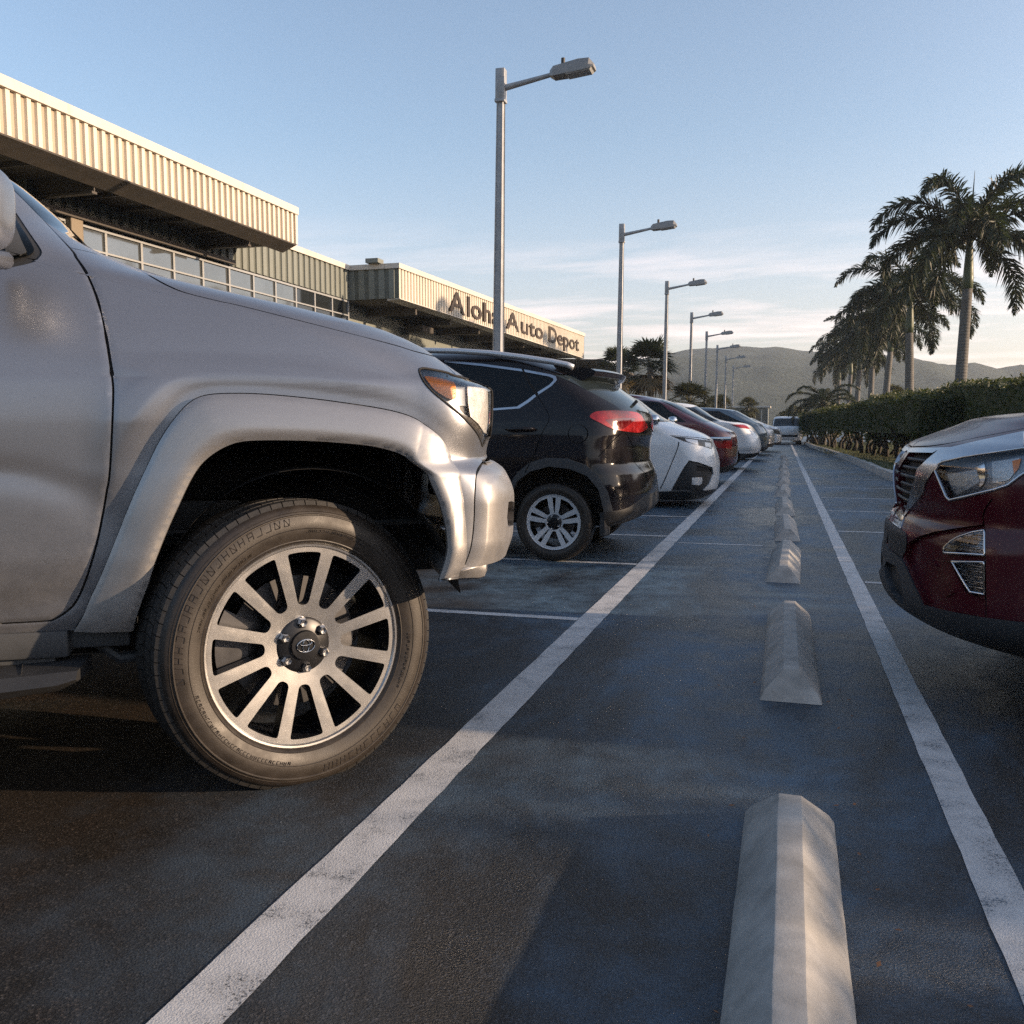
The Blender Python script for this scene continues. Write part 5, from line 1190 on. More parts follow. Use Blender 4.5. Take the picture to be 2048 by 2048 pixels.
lb=MB(); lb.box((-13.4,14.7,4.62),(-12.3,20.2,4.72)) if False else lb.box((-12.47,13.0,4.86),(-12.40,19.0,4.96)); lb.build('hanging_rail',M_BEAM,bld)
col=MB(); col.box((-12.75,13.9,0),(-12.45,14.2,4.9),.02); col.build('column',M_DARKWALL,bld)
# main wall with a window band
WX=-12.6; wy0,wy1=13.0,25.2
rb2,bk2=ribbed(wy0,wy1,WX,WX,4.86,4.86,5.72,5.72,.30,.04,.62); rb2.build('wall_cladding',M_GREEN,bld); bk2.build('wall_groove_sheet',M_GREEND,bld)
wl=MB(); wl.box((WX-.3,2,0),(WX-.02,wy1,3.3)); wl.box((WX-9,2.0,0),(WX-.32,51,5.6)); wl.build('wall',M_GREEN,bld)
pc_=MB(); pc_.box((WX-.4,wy0,5.722),(WX+.09,wy1,5.87)); pc_.build('parapet_capping',M_CAP,bld)
wz0,wz1,wt=3.30,4.84,4.40
ys=[wy1-.08-i*1.02 for i in range(13)]
fr_=MB()
for z,h_ in ((wz0,.05),(wt,.035),(wz1-.03,.05)): fr_.box((WX-.02,ys[-1]-.03,z-h_/2),(WX+.03,ys[0]+.03,z+h_/2))
for y in ys: fr_.box((WX-.018,y-.03,wz0),(WX+.028,y+.03,wz1-.06))
fr_.build('window_frame',M_MULL,bld)
for i in range(12):
    for (za,zb2) in ((wz0+.03,wt-.02),(wt+.02,wz1-.06)):
        p=MB(); tilt=random.gauss(0,.012); y0,y1=ys[i+1]+.031,ys[i]-.031
        p.add([(WX-.01,y0,za),(WX-.01+tilt*.2,y1,za),(WX-.012+tilt*.2,y1,zb2),(WX-.012,y0,zb2)],[(0,1,2,3)]); p.build('window_pane',M_PANED if i<3 else M_PANE,bld)
# sign block: return wall, lettered fascia, recess below
SX0,SX1,sy0,sy1=-11.0,-10.45,25.2,48.6
def fz(t,a,b2): return a+(b2-a)*t
rb3,bk3=ribbed(sy0,sy1,SX0,SX1,4.86,4.78,5.72,5.92,.22,.035,.55); rb3.build('sign_fascia',M_CREAM,bld); bk3.build('sign_fascia_sheet',M_CREAMD,bld)
rb4,bk4=ribbed(WX+.0,SX0+.03,sy0,sy0,4.86,4.86,5.72,5.72,.30,.03,.6,'x'); rb4.build('return_cladding',M_GREEN,bld); bk4.build('return_sheet',M_GREEND,bld)
for (a,b2,c_,d_) in ((0,1,.0,.0),):
    cp=MB(); V=[]
    for t in (0,1):
        X=SX0+(SX1-SX0)*t; y=sy0-.07 if t==0 else sy1+.05
        V+=[(X+.075,y,fz(t,5.722,5.922)),(X-.4,y,fz(t,5.722,5.922)),(X-.4,y,fz(t,5.87,6.09)),(X+.075,y,fz(t,5.87,6.09))]
    cp.add(V,[(0,1,2,3),(7,6,5,4),(0,4,5,1),(1,5,6,2),(2,6,7,3),(3,7,4,0)]); cp.box((WX+.0,sy0-.08,5.722),(SX0-.41,sy0+.2,5.87)); cp.build('fascia_capping',M_CAP,bld,auto=30)
bs=MB(); bs.add([(SX0+.05,sy0,4.84),(SX0-.35,sy0,4.80),(SX0+.05,sy0,4.862),(SX0-.35,sy0,4.862),(SX1+.05,sy1,4.75),(SX1-.35,sy1,4.72),(SX1+.05,sy1,4.782),(SX1-.35,sy1,4.782)],[(0,1,5,4),(0,4,6,2),(1,3,7,5),(4,5,7,6),(0,2,3,1)]); bs.build('fascia_edge_beam',M_CAP,bld)
s2=MB(); s2.add([(SX0-.15,sy0+.02,4.87),(-15.5,sy0+.02,4.87),(-15.5,sy1,4.80),(SX1-.15,sy1,4.80)],[(0,1,2,3)]); s2.build('sign_soffit',M_SOFFIT,bld)
for i in range(7): 
    q=MB(); q.box((-15.4,27+i*3.1,4.60),(SX0-.2,27.12+i*3.1,4.86)); q.build('soffit_beam',M_BEAM,bld)
ac=MB(); ac.box((-12.6,29.6,4.35),(-12.0,30.6,4.58),.03); ac.build('ceiling_unit',M_BEAM,bld)
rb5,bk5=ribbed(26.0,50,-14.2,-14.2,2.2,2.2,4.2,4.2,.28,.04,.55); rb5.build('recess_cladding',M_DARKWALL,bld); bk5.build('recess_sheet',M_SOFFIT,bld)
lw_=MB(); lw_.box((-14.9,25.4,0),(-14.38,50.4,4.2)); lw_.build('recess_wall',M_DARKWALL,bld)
ed=MB(); ed.add([(SX1+.03,sy1+.002,4.78),(-15,sy1+.002,4.78),(-15,sy1+.002,5.92),(SX1+.03,sy1+.002,5.92)],[(0,1,2,3)]); ed.build('end_panel',M_CREAM,bld)
un=MB(); un.box((-11.9,24.9,5.875),(-11.5,25.3,6.0)); un.build('roof_vent',M_GREEN,bld)
# low wing beyond the sign block
wg=thing('low_wing','low dark roofed wing behind the lettered fascia at the far end of the depot','building',(-12,58,0))
w_=MB(); w_.add([(-9.6,49.5,4.75),(-9.4,70,4.35),(-16,70,4.6),(-16,49.5,5.0),(-9.6,49.5,4.63),(-9.4,70,4.23),(-16,70,4.4),(-16,49.5,4.8)],[(0,1,2,3),(7,6,5,4),(0,4,5,1),(1,5,6,2),(2,6,7,3),(3,7,4,0)]); w_.build('roof',M_SOFFIT,wg)
w_=MB(); w_.box((-15.8,51,0),(-11.2,69,3.6)); w_.build('wall',M_GREEN,wg)
w_=MB(); w_.box((-11.18,53,1.9),(-11.14,66,2.9)); w_.build('window',M_PANED,wg)
# raised letters
M_LFACE,nt,b=new_mat('letter_face'); v=coords(nt); n1=noise(nt,v,3.0,6,.7); L(nt,ramp(nt,n1.outputs[0],[(.38,(.02,.013,.008)),(.55,(.035,.023,.015)),(.75,(.09,.06,.038))]).outputs[0],b.inputs['Base Color']); b.inputs['Roughness'].default_value=.7
M_LSIDE=simple('letter_side',(.030,.018,.011),.75,var=.3)
sg=thing('depot_sign','raised dark sided letters spelling the shop name along the cream fascia','shop sign',(-10.9,38,5.3))
def letter(ch,y,z,size,X,sy_=1.0,ang=0.0):
    cu=bpy.data.curves.new('letter','FONT'); cu.body=ch; cu.size=size; cu.extrude=.05; cu.bevel_depth=0; cu.resolution_u=6; cu.offset=.012
    to=bpy.data.objects.new('tmp',cu); COL.objects.link(to); dg=bpy.context.evaluated_depsgraph_get(); me=bpy.data.meshes.new_from_object(to.evaluated_get(dg)); bpy.data.objects.remove(to); bpy.data.curves.remove(cu)
    me.materials.clear(); me.materials.append(M_LFACE); me.materials.append(M_LSIDE); w=max(v.co.x for v in me.vertices)
    me.polygons.foreach_set('material_index',[0 if p.normal.z>.9 else 1 for p in me.polygons])
    for v in me.vertices: x_,y_,z_=v.co; v.co=(X+z_*.5+.062,y+x_*sy_,z+y_)
    me.update(); o=link('letter',me,None,sg); return w*sy_
def word(txt,ya,yb,za,zb2,size):
    ws=[]
    f=bpy.data.curves.new('m','FONT'); f.size=size; ws=[]
    o=bpy.data.objects.new('m',f); COL.objects.link(o); 
    for k in range(len(txt)+1):
        f.body=txt[:k]+'.'; bpy.context.view_layer.update(); ws.append(o.dimensions.x)
    f.body='.'; bpy.data.objects.remove(o); tot=ws[-1]-ws[0]; sc=(yb-ya)/tot
    for k,ch in enumerate(txt):
        t=(ws[k]-ws[0])/tot; y=ya+(yb-ya)*t; X=SX0+(SX1-SX0)*(y-sy0)/(sy1-sy0); letter(ch,y,za+(zb2-za)*t,size,X,sc)
word('Aloha',29.1,34.4,4.98,5.0,.98); word('Auto',35.2,40.6,5.02,5.03,.98); word('Depot',41.3,47.3,5.04,5.05,1.0)
# ------------------------------------------------------------------ lamp posts
M_GALV,nt,b=new_mat('galvanised_steel'); v=coords(nt); n1=noise(nt,v,5,7,.65); n2=noise(nt,v,60,4,.6); L(nt,ramp(nt,n1.outputs[0],[(.3,(.24,.25,.26)),(.7,(.38,.39,.40))]).outputs[0],b.inputs['Base Color']); b.inputs['Roughness'].default_value=.5; b.inputs['Metallic'].default_value=.25; bump(nt,b,n2.outputs[0],.1,.004)
M_LAMPH=simple('lamp_housing',(.24,.24,.235),.5,metal=.2,var=.12); M_LAMPG=simple('lamp_glass',(.34,.35,.35),.2,var=.1,vscale=20)
def lamp_post(loc,label):
    r=thing('lamp_post',label,'lamp post',loc,'tall single arm lamp posts along the left row')
    x,y=loc[:2]; m=MB(); V=[]; F=[]
    for z,w in ((0,.092),(6.25,.058)):
        for dx,dy in ((-1,-1),(1,-1),(1,1),(-1,1)):
            for s_ in ((.75,1),(1,.75)) if dx*dy>0 else ((1,.75),(.75,1)): V.append((x+dx*w*s_[0],y+dy*w*s_[1],z))
    n=8
    for i in range(n): F.append((i,(i+1)%n,n+(i+1)%n,n+i))
    m.add(V,F); m.box((x-.16,y-.16,0),(x+.16,y+.16,.04),.01); m.build('pole',M_GALV,r,auto=50)
    c=MB(); c.box((x-.075,y-.075,6.20),(x+.075,y+.075,6.69),.012); c.box((x-.082,y-.082,6.18),(x+.082,y+.082,6.23),.006); c.build('pole_top',M_GALV,r,auto=40)
    a=MB(); a.tube([(x+.05,y,6.40),(x+.35,y,6.45),(x+.90,y,6.545)],[.05,.042,.032],10); a.build('arm',M_GALV,r,auto=50)
    h=MB(); w=.15
    prof=[(.80,6.50,6.585,.06),(.86,6.475,6.635,.115),(1.25,6.505,6.70,.135),(1.42,6.53,6.70,.135),(1.50,6.56,6.61,.11)]
    V=[]; 
    for dx,zb,zt,w in prof: V+=[(x+dx,y-w,zb),(x+dx,y+w,zb),(x+dx,y+w,zb+(zt-zb)*.35),(x+dx,y+w*.62,zt),(x+dx,y-w*.62,zt),(x+dx,y-w,zb+(zt-zb)*.35)]
    F=[(5,4,3,2,1,0)]+[tuple(24+j for j in range(6))]
    for i in range(4):
        for j in range(6): F.append((i*6+j,i*6+(j+1)%6,i*6+6+(j+1)%6,i*6+6+j))
    h.add(V,F); hd=h.build('lamp_head',M_LAMPH,r,auto=25)
    l=MB(); l.add([(x+1.08,y-.115,6.475),(x+1.08,y+.115,6.475),(x+1.44,y+.115,6.515),(x+1.44,y-.115,6.515),(x+1.05,y-.13,6.50),(x+1.05,y+.13,6.50),(x+1.47,y+.13,6.55),(x+1.47,y-.13,6.55)],[(3,2,1,0),(0,1,5,4),(1,2,6,5),(2,3,7,6),(3,0,4,7)]); l.build('lamp_glass',M_LAMPG,hd)
    p=MB(); p.tube([(x+1.0,y,6.64),(x+1.0,y,6.76)],.032,10); p.build('photocell',M_PLASTIC,hd,auto=40)
    for o in (c,): pass
    return r
lamp0=lamp_post((-4.5,14.25,0),'tallest lamp post, standing in front of the lettered fascia'); lamp0.rotation_euler=(0,math.radians(.7),0)
for i,(y,l_) in enumerate(((25.6,'second lamp post from the camera, right of the fascia end'),(35.8,'third lamp post from the camera, beside the left palm clump'),(45.6,'fourth lamp post from the camera, against the hill ridge'),(54.6,'fifth lamp post from the camera, with its head at the ridge line'),(63.5,'sixth lamp post from the camera, thin against the hill'),(73,'seventh lamp post from the camera, very small against the hill'),(84,'farthest lamp post, only a thread against the hill'))):
    c=copy_tree(lamp0); c.location=(-4.5,y,-.02-.02*i); c['label']=l_; c.rotation_euler=(0,math.radians(.5),random.gauss(0,.02))
# ------------------------------------------------------------------ palms, hedges, far planting, hills
def leaf_mat(name,c0,c1,c2,trans=.25,rough=.55):
    m,nt,b=new_mat(name); g=N(nt,'ShaderNodeNewGeometry'); v=coords(nt); n=noise(nt,v,2.2,4,.6); n2=noise(nt,v,23,2,.6)
    mx=math_(nt,'ADD',math_(nt,'MULTIPLY',n.outputs[0],.5),math_(nt,'MULTIPLY',n2.outputs[0],.5))
    c=ramp(nt,mx,[(.32,c0),(.5,c1),(.68,c2)]); L(nt,c.outputs[0],b.inputs['Base Color']); b.inputs['Roughness'].default_value=rough
    out=nt.nodes['Material Output']; tl=N(nt,'ShaderNodeBsdfTranslucent'); L(nt,mixc(nt,1.0,c.outputs[0],(1.5,1.45,.7),'MULTIPLY'),tl.inputs[0])
    ms=N(nt,'ShaderNodeMixShader'); ms.inputs[0].default_value=trans; L(nt,b.outputs[0],ms.inputs[1]); L(nt,tl.outputs[0],ms.inputs[2]); L(nt,ms.outputs[0],out.inputs[0]); return m
M_FROND=leaf_mat('palm_frond',(.009,.016,.007),(.019,.030,.012),(.038,.050,.020)); M_HEDGE=leaf_mat('hedge_leaf',(.018,.028,.008),(.045,.058,.015),(.10,.105,.03),.3); M_BUSH=leaf_mat('bush_leaf',(.03,.034,.014),(.06,.062,.025),(.11,.095,.045),.25); M_DRYF=leaf_mat('dry_frond',(.06,.045,.022),(.10,.075,.035),(.15,.11,.055),.2)
M_PTRUNK,nt,b=new_mat('palm_trunk'); v=coords(nt); wv=N(nt,'ShaderNodeTexWave',bands_direction='Z'); wv.inputs['Scale'].default_value=3.2; wv.inputs['Distortion'].default_value=1.2; wv.inputs['Detail'].default_value=3; L(nt,v,wv.inputs[0]); n1=noise(nt,v,6,6,.7)
c=mixc(nt,1.0,ramp(nt,n1.outputs[0],[(.3,(.09,.085,.078)),(.7,(.16,.152,.14))]).outputs[0],ramp(nt,wv.outputs[0],[(.1,.82),(.4,1)]).outputs[0],'MULTIPLY'); L(nt,c,b.inputs['Base Color']); b.inputs['Roughness'].default_value=.85; bump(nt,b,wv.outputs[0],.4,.02)
M_CSHAFT=simple('palm_crownshaft',(.075,.095,.05),.5,var=.3,vscale=4); M_BARK=simple('hedge_stem',(.035,.028,.02),.9,var=.3,vscale=10,bmp=.6,bscale=30)
def frond(mb,base,az,el0,length,droop,rng,n=52,leaf=.62,plumose=1.15,width=.050):
    """arching rachis with leaflets standing off all round it"""
    d=Vector((math.cos(az),math.sin(az),0)); p=Vector(base); e=el0; pts=[]; st=length/n
    for i in range(n+1):
        pts.append(p.copy()); e-=droop/n*(0.5+1.3*i/n); p=p+(d*math.cos(e)+Vector((0,0,1))*math.sin(e))*st
    mb.tube(pts[::4]+[pts[-1]],[.035*(1-.85*k/ (len(pts[::4]))) for k in range(len(pts[::4])+1)],4,False)
    side=Vector((-math.sin(az),math.cos(az),0))
    for i in range(5,n+1):
        t=i/n; tang=(pts[min(i+1,n)]-pts[i-1]).normalized(); upv=side.cross(tang)
        L_=leaf*(math.sin(PI*min(1,.18+.80*t))**.6)*(1 if t<.9 else .75)
        for s_ in (-1,1):
            for k in range(3 if rng.random()<.6 else 4):
                a=rng.uniform(-1.0,1.0)*plumose+(.15 if k else -.1); fw=.55+.5*t+rng.uniform(-.15,.15)
                dr=(side*s_*math.cos(a)+upv*math.sin(a)+tang*fw).normalized()
                ln=L_*rng.uniform(.75,1.1); q0=pts[i]; q1=q0+dr*ln*.55; q2=q0+dr*ln+Vector((0,0,-1))*ln*rng.uniform(.12,.38)
                wv_=dr.cross(Vector((rng.gauss(0,1),rng.gauss(0,1),rng.gauss(0,1)))).normalized()*width*.5
                mb.add([q0-wv_*.6,q0+wv_*.6,q1+wv_,q1-wv_,q2],[(0,1,2,3),(3,2,4)])
def royal_palm(loc,label,h,seed,R=2.6,lean=(0,0),tr=.20,nf=19,group='palms in a row beyond the hedge'):
    rng=random.Random(seed); r=thing('palm_tree',label,'palm tree',loc,group); x,y,z=loc
    hs=h*.72; pts=[]; rad=[]
    for i in range(13):
        t=i/12; pts.append((x+lean[0]*t*t,y+lean[1]*t*t,hs*t)); rad.append(tr*(1.12-.10*t+.18*math.exp(-(t/.10)**2)-.18*t*t))
    m=MB(); m.tube(pts,rad,16); m.build('trunk',M_PTRUNK,r,True)
    c=MB(); top=Vector(pts[-1]); c.tube([top-Vector((0,0,.02)),top+Vector((0,0,.3)),top+Vector((0,0,h*.15)),top+Vector((.0,0,h*.24))],[tr*.86,tr*.92,tr*.66,tr*.30],14); c.build('crownshaft',M_CSHAFT,r,True)
    f=MB(); hub=top+Vector((0,0,h*.22))
    for i in range(nf):
        az=2*PI*i*.618034*1.0+rng.uniform(-.25,.25); k=i/nf; el=math.radians(82-98*k**1.0)+rng.uniform(-.10,.10)
        frond(f,hub+Vector((math.cos(az)*.08,math.sin(az)*.08,-.12*k)),az,el,R*rng.uniform(.92,1.12),math.radians(118-30*k)+rng.uniform(-.2,.2),rng)
    f.tube([hub,hub+Vector((.02,0,.9)),hub+Vector((.05,0,1.9))],[.05,.03,.006],5)
    f.build('crown',M_FROND,r); return r
PX=5.25
p0=royal_palm((PX,31.6,.1),'nearest and largest palm at the right, its grey trunk bare above the hedge',7.45,11,3.3,(.10,0),.17)
labs=['second palm from the right, crown touching the largest palm','third palm from the right in the dark row','fourth palm from the right in the dark row','fifth palm from the right in the dark row','sixth palm from the right, small and dark','leftmost palm of the tall row, lowest crown against the hill']
p1=royal_palm((PX,43.5,.1),labs[0],7.2,23,3.5,(-.12,0),.185)
p2=royal_palm((PX+.1,55.0,.1),labs[1],7.3,57,3.5,(.2,0),.18,nf=16)
src=[p2,p0,p1]
for i,y in enumerate((64,73,84,98)):
    c=copy_tree(src[(i+1)%3]); c.location=(PX+random.gauss(0,.15)-(.2 if i>2 else 0),y,.1); c.rotation_euler=(0,0,1.1+2.1*i); c.scale=(1.06,1.06,1.0+.03*i); c['label']=labs[i+2]
    for k in bpy.data.objects:
        pass
def fan_palm(loc,label,h,seed,R=1.3,group=None,mat=None,dry=True,trunk=.16):
    rng=random.Random(seed); r=thing('fan_palm',label,'palm tree',loc,group); x,y,z=loc
    m=MB(); m.tube([(x,y,0),(x+.05,y,h*.5),(x,y,h)],[trunk*1.2,trunk,trunk*.9],10); m.build('trunk',M_PTRUNK,r,True)
    f=MB(); d_=MB()
    for i in range(46):
        az=rng.uniform(0,2*PI); el=rng.uniform(-1.1,1.45); mb=d_ if el<-.55 and dry else f; dr=Vector((math.cos(az)*math.cos(el),math.sin(az)*math.cos(el),math.sin(el))); s_=dr.cross(Vector((0,0,1))).normalized(); u_=s_.cross(dr)
        b0=Vector((x,y,h)); c0=b0+dr*R*rng.uniform(.35,.55); mb.tube([b0,c0],[.02,.012],3,False)
        for k in range(17):
            a=math.radians(-85+170*k/16); q=(dr*math.cos(a)+s_*math.sin(a)+u_*rng.uniform(-.15,.15)).normalized(); ln=R*.55*rng.uniform(.8,1.1); wv_=q.cross(u_).normalized()*.03*R; tip=c0+q*ln+Vector((0,0,-1))*ln*.22
            mb.add([c0,c0+q*ln*.5+wv_,tip,c0+q*ln*.5-wv_],[(0,1,2,3)])
    f.build('crown',mat or M_FROND,r); 
    if dry: d_.build('dead_fronds',M_DRYF,r)
    return r
fan_palm((-6.2,44,0),'bushy fan palm left of the third lamp post, nearer of the pair',3.9,3,1.75); fan_palm((-8.6,49,0),'fan palm behind the bushy one, against the low wing',4.1,4,1.6)
fan_palm((-4.2,43,0),'low fan palm showing at the foot of the third lamp post',2.2,5,1.3,None,M_BUSH)
fan_palm((7.6,72,.1),'small lone fan palm seen between the second and third palm trunks',3.4,6,1.0,None,M_BUSH,False,.1)
for i,(px,Y,h_,lb) in enumerate(((713,72,2.6,'leftmost of three small palms over the far car roofs'),(722,74,2.7,'middle one of three small palms over the far car roofs'),(748,76,2.6,'rightmost of three small palms over the far car roofs'))):
    q=on_y(px,400,Y); fan_palm((q[0],q[1],0),lb,h_,20+i,1.15,None,M_BUSH,i<2,.12)
# low arching palm at the left end of the tall row
rp=random.Random(9); lp_=thing('date_palm','low arching palm in front of the left end of the palm row','palm tree',(2.0,52,.1)); m=MB(); m.tube([(2.0,52,0),(2.0,52,2.2)],[.22,.18],10); m.build('trunk',M_PTRUNK,lp_,True); f=MB()
for i in range(17): frond(f,(2.0,52,2.2),2*PI*i*.618,math.radians(75-75*(i/17)),2.5,math.radians(110),rp,34,.5,.35,.03)
f.build('crown',M_FROND,lp_)
def leaf_cloud(mb,pts,size,rng):
    for p in pts:
        p=Vector(p); a=Vector((rng.gauss(0,1),rng.gauss(0,1),rng.gauss(0,.7)+.3)).normalized(); s_=size*rng.uniform(.6,1.3); d=a.orthogonal().normalized(); d=Matrix.Rotation(rng.uniform(0,6.28),3,a)@d; q=a.cross(d)
        mb.add([p-d*s_,p+q*s_*.45,p+d*s_,p-q*s_*.45],[(0,1,2,3)])
from mathutils import noise as mnoise
def hedge(name,label,line,w,z0,z1,n,seed,size=.055,stems=True):
    rng=random.Random(seed); a=np.array(line,float); seg=np.hypot(*np.diff(a,axis=0).T); cum=np.concatenate([[0],np.cumsum(seg)]); r=thing(name,label,'hedge',(float(a[:,0].mean()),float(a[:,1].mean()),.1),None)
    def at(t): 
        x=np.interp(t,cum,a[:,0]); y=np.interp(t,cum,a[:,1]); i=min(len(seg)-1,int(np.searchsorted(cum,t,'right')-1)); d=(a[i+1]-a[i])/seg[i]; return x,y,d
    mb=MB(); P=[]
    for _ in range(n):
        t=rng.uniform(0,cum[-1]); x,y,d=at(t); u=rng.random(); big=mnoise.noise(Vector((x*.7,y*.7,3)))*.22; 
        face=rng.random()
        if face<.45: off=rng.uniform(-w,w); z=z1+big+rng.gauss(0,.05)-abs(rng.gauss(0,.05))
        else:
            off=(w if rng.random()<.35 else -w)*(1+.22*mnoise.noise(Vector((x*.9,y*.9,rng.uniform(0,1)*2)))) - (0); z=z0+(z1+big-z0)*u**.8+rng.gauss(0,.04); off+=rng.gauss(0,.07)
            if z<z0+.35 and mnoise.noise(Vector((x*1.3,y*1.3,9)))>.0: continue
        P.append((x-d[1]*off*(1 if d[1]<0 else -1)*-1,y+d[0]*off,z))
    for t_ in (0.0,cum[-1]-1e-4):
        x,y,d=at(t_); sg_=-1 if t_==0 else 1
        for _ in range(1500):
            off=rng.uniform(-w,w); P.append((x-d[1]*off+d[0]*sg_*rng.gauss(0,.09),y+d[0]*off+d[1]*sg_*rng.gauss(0,.09),rng.uniform(z0+.1,z1)))
    leaf_cloud(mb,P,size,rng); mb.build('foliage',M_HEDGE,r)
    co=MB(); k=max(3,int(cum[-1]/.6)); V=[]
    for i in range(k+1):
        x,y,d=at(min(cum[-1]-1e-4,cum[-1]*i/k)); ww=w*.74; b_=mnoise.noise(Vector((x*.7,y*.7,3)))*.16
        for sx in (-1,1):
            for z in (z0+.28,z1+b_-.06): V.append((x-d[1]*ww*sx,y+d[0]*ww*sx,z))
    F=[]
    for i in range(k):
        o=i*4; F+=[(o,o+4,o+5,o+1),(o+2,o+3,o+7,o+6),(o+1,o+5,o+7,o+3),(o,o+2,o+6,o+4)]
    F+=[(0,1,3,2),(k*4,k*4+2,k*4+3,k*4+1)]; co.add(V,F); co.build('inner_foliage',M_HEDGE,r)
    if stems:
        t=.4
        while t<cum[-1]:
            x,y,d=at(t); s_=MB()
            for _ in range(rng.randint(1,3)):
                x2=x+rng.gauss(0,.15); y2=y+rng.gauss(0,.15); s_.tube([(x2,y2,.05),(x2+rng.gauss(0,.08),y2+rng.gauss(0,.08),z0*.6),(x2+rng.gauss(0,.35),y2+rng.gauss(0,.35),z0+.5)],[.085,.065,.03],7)
            s_.build('stem',M_BARK,r,True); t+=rng.uniform(1.2,2.0)
    return r
hedge('hedge','clipped dark hedge on thick stems running along the lawn edge',[(1.55,62),(2.4,46),(2.9,37),(3.35,31),(3.95,26)],.75,.62,1.86,26000,1,.06)
hedge('hedge','taller sunlit hedge behind the clipped one, above the maroon bonnet',[(3.7,35.5),(5.1,25.5),(6.2,20.0),(7.5,16.0),(9.5,13.8)],.8,.35,2.13,24000,2,.055)
# far planting, gatehouse, shed
bu=thing('shrub','round pale shrub beside the far gate','shrub',(1.2,70,0)); mb=MB(); rng=random.Random(8)
P=[]
for _ in range(2600):
    v_=Vector((rng.gauss(0,1),rng.gauss(0,1),rng.gauss(0,1))).normalized(); rr=1.35*(1+.3*mnoise.noise(v_*2.3))*rng.uniform(.8,1); P.append((.75+v_.x*rr,70+v_.y*rr,1.35+v_.z*rr*.9))
leaf_cloud(mb,P,.11,rng); mb.build('foliage',M_BUSH,bu); mb=MB(); mb.tube([(.75,70,0),(.75,70,.8)],.12,8); mb.build('stem',M_BARK,bu)
rt=thing('tree','dark ragged tree cut off by the right edge above the hedge','tree',(17.5,60,0)); mb=MB(); P=[]
for _ in range(5200):
    v_=Vector((rng.gauss(0,1),rng.gauss(0,1),rng.gauss(0,1))).normalized(); rr=(1+.45*mnoise.noise(v_*2.6))*rng.uniform(.55,1); P.append((17.2+v_.x*rr*2.6,62+v_.y*rr*2.6,3.4+v_.z*rr*2.1))
leaf_cloud(mb,P,.14,rng); mb.build('crown',M_FROND,rt); mb=MB(); mb.tube([(17.2,62,0),(17.2,62,2.5)],[.25,.16],9); mb.build('trunk',M_BARK,rt,True)
gt=thing('gatehouse','low grey shed with white framed panels at the far end of the lane','shed',(-1.6,82,0)); 
q0=on_y(736,410,82); q1=on_y(768,410,82); w_=MB(); w_.box((q0[0]-6,82,0),(q1[0],86,2.75)); w_.build('wall',M_GREEN,gt); w_=MB(); w_.box((q0[0]-6.1,81.8,2.75),(q1[0]+.2,86.2,2.9)); w_.build('roof',M_CAP,gt)
for i in range(5):
    x=q0[0]+.6+i*.52; w_=MB(); w_.box((x-.03,81.93,.4),(x+.03,81.99,2.6)); w_.build('frame_post',M_CAP,gt)
w_=MB(); w_.box((q0[0]+.55,81.95,.4),(q1[0]-.1,81.985,2.55)); w_.build('panel',M_PANE,gt)
# hills: one ridge line traced, several spurs deep
RIDGE=[(-400,440),(200,420),(420,412),(560,398),(620,383),(654,358),(666,354),(680,351),(692,349),(717,348),(734,346.3),(748,346.5),(762,347.5),(775,346.5),(788,348.5),(805,351),(840,353),(880,355),(911,357),(925,361),(940,365.5),(955,364),(972,367),(990,370),(1003,367.5),(1014,365.5),(1060,372),(1140,366),(1300,380),(1700,400)]
m,nt,b=new_mat('hill_scrub'); v=object_or_world(nt); n1=noise(nt,v,.03,8,.7); n2=noise(nt,v,.25,5,.7); L(nt,mixc(nt,1.0,ramp(nt,n1.outputs[0],[(.3,(.040,.052,.042)),(.7,(.075,.088,.070))]).outputs[0],ramp(nt,n2.outputs[0],[(.3,.65),(.7,1.25)]).outputs[0],'MULTIPLY'),b.inputs['Base Color']); b.inputs['Roughness'].default_value=1; b.inputs['Specular IOR Level'].default_value=.1; bump(nt,b,n2.outputs[0],1,3.0); M_HILL=m
V=[];F=[]; xs_=np.arange(-400,1700,7.); rx=[p[0] for p in RIDGE]; ry=[p[1] for p in RIDGE]; nd=26
for i,px in enumerate(xs_):
    D=640; t=on_y(px,np.interp(px,rx,ry),D); 
    for j in range(nd):
        k=j/(nd-1); Yd=D-330*(1-k); xk=t[0]*(Yd/D)*.35+t[0]*.65; prof_=k**.75
        bumpy=mnoise.fractal(Vector((xk*.014,Yd*.014,1.7)),1.0,2.0,5)*7*math.sin(PI*min(1,k*1.0))+mnoise.noise(Vector((px*.31,2.2,k)))*.5
        V.append((xk,Yd,max(-2,t[2]*prof_+bumpy*(1 if k<.999 else .0)+(mnoise.noise(Vector((px*.25,5.,0)))*.55 if k>.99 else 0))))
for i in range(len(xs_)-1):
    for j in range(nd-1): F.append((i*nd+j,(i+1)*nd+j,(i+1)*nd+j+1,i*nd+j+1))
b0=len(V)
for i in range(len(xs_)): x,y,z=V[i*nd+nd-1]; V.append((x,y+160,-3))
for i in range(len(xs_)-1): F.append((i*nd+nd-1,(i+1)*nd+nd-1,b0+i+1,b0+i))
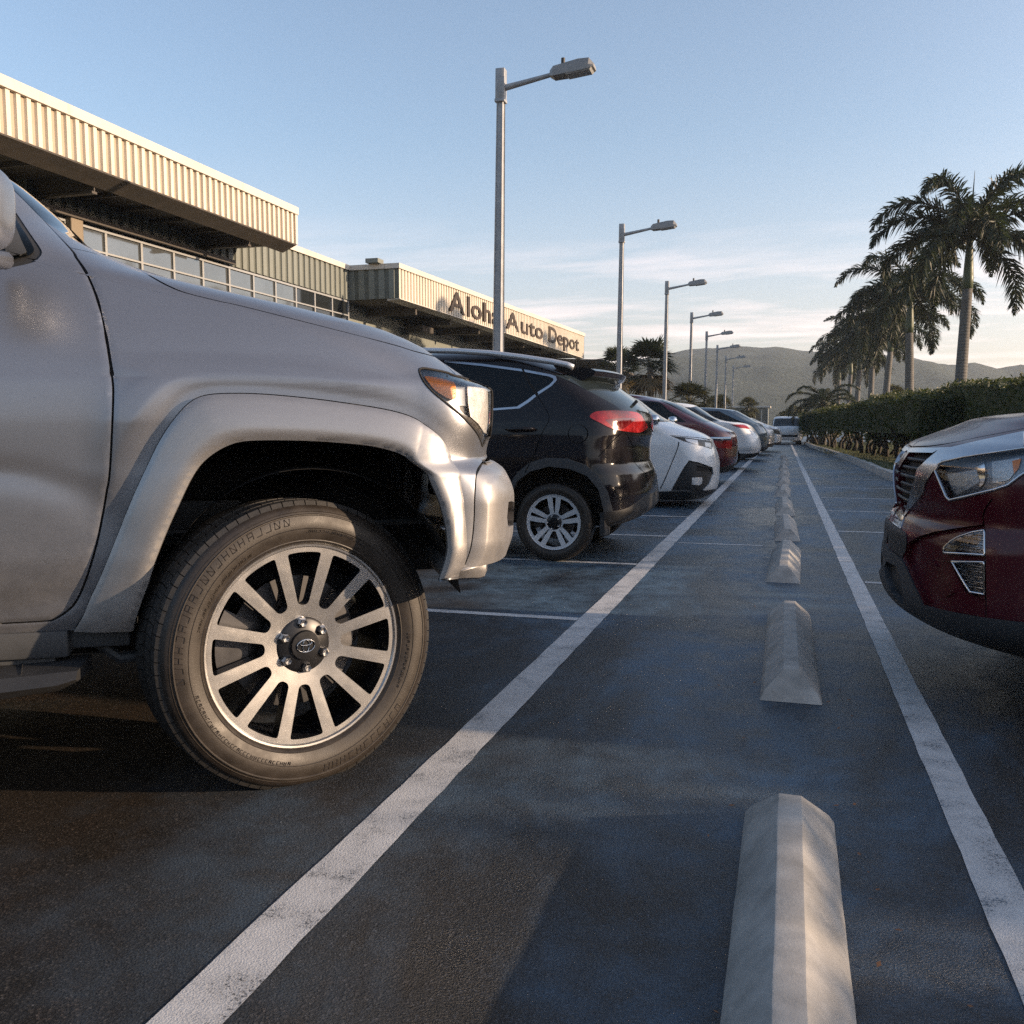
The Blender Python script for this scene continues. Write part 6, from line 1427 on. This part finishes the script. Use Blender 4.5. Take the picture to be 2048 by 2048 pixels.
# unseen scrub slopes behind the viewpoint, added to darken reflections in the cars
b1=len(V); nb=60
for i in range(nb+1):
    a=math.radians(168+(372-168)*i/nb); 
    for j,(rr_,zz_) in enumerate(((55,-.5),(75,5),(100,11),(130,14),(190,15))):
        k=1+.35*mnoise.noise(Vector((math.cos(a)*2.2,math.sin(a)*2.2,j*.3))); ed=min(1,i/6,(nb-i)/14)
        V.append((math.cos(a)*rr_,math.sin(a)*rr_+(0 if math.sin(a)<0 else 0),-1.0+(zz_*k+1)*ed))
for i in range(nb):
    for j in range(4): F.append((b1+i*5+j,b1+i*5+j+1,b1+i*5+6+j,b1+i*5+5+j))
tag(meshobj('hills',V,F,M_HILL,None,True),kind='structure')
# unseen leaf clumps and low hedge, added to shade the lane and parked cars
rng=random.Random(77); mb=MB(); P=[]
spots=[(rng.uniform(9.6,11.4),9.2+i*.62,rng.uniform(3.9,4.8)) for i in range(17)]
for cx,cy_,hh_ in spots:
    rr_=rng.uniform(.9,1.4); mb.tube([(cx,cy_,0),(cx,cy_,hh_*.6)],[.16,.10],6)
    for _ in range(560):
        v_=Vector((rng.gauss(0,1),rng.gauss(0,1),rng.gauss(0,1))).normalized()*rng.uniform(.3,1); P.append((cx+v_.x*rr_,cy_+v_.y*rr_,hh_*.52+v_.z*hh_*.48))
for i in range(5200): P.append((rng.uniform(11.6,12.6),rng.uniform(-4.5,9.0),2.60-abs(rng.gauss(0,.10))-rng.random()**1.5*2.3))
leaf_cloud(mb,P,.17,rng); tag(mb.build('added_shade_belt',M_HEDGE),kind='stuff')
# fallen leaves and grit caught along the wheel stops
rng=random.Random(12); mb=MB()
for i in range(70):
    x=.035+rng.choice((-1,1))*(.125+abs(rng.gauss(0,.10))); y=rng.uniform(1.0,9); s_=rng.uniform(.004,.014); a=rng.uniform(0,6.28); z=.006
    d=Vector((math.cos(a),math.sin(a),rng.uniform(-.1,.25)))*s_; q=Vector((-math.sin(a),math.cos(a),rng.uniform(-.1,.3)))*s_*.5; p=Vector((x,y,z+.003))
    mb.add([p-d,p+q,p+d,p-q],[(0,1,2,3)])
tag(mb.build('leaf_litter',M_LEAF),kind='stuff')

# ------------------------------------------------------------------ the hazy evening air
hz=MB(); hz.box((-520,-260,-4),(420,860,95)); hm=bpy.data.materials.new('haze'); hm.use_nodes=True; nt=hm.node_tree
for n in list(nt.nodes):
    if n.type!='OUTPUT_MATERIAL': nt.nodes.remove(n)
pv=N(nt,'ShaderNodeVolumePrincipled'); pv.inputs['Color'].default_value=(.80,.88,.95,1); pv.inputs['Density'].default_value=.00055; pv.inputs['Anisotropy'].default_value=.35
L(nt,pv.outputs[0],nt.nodes['Material Output'].inputs['Volume'])
tag(hz.build('haze',hm),kind='stuff')
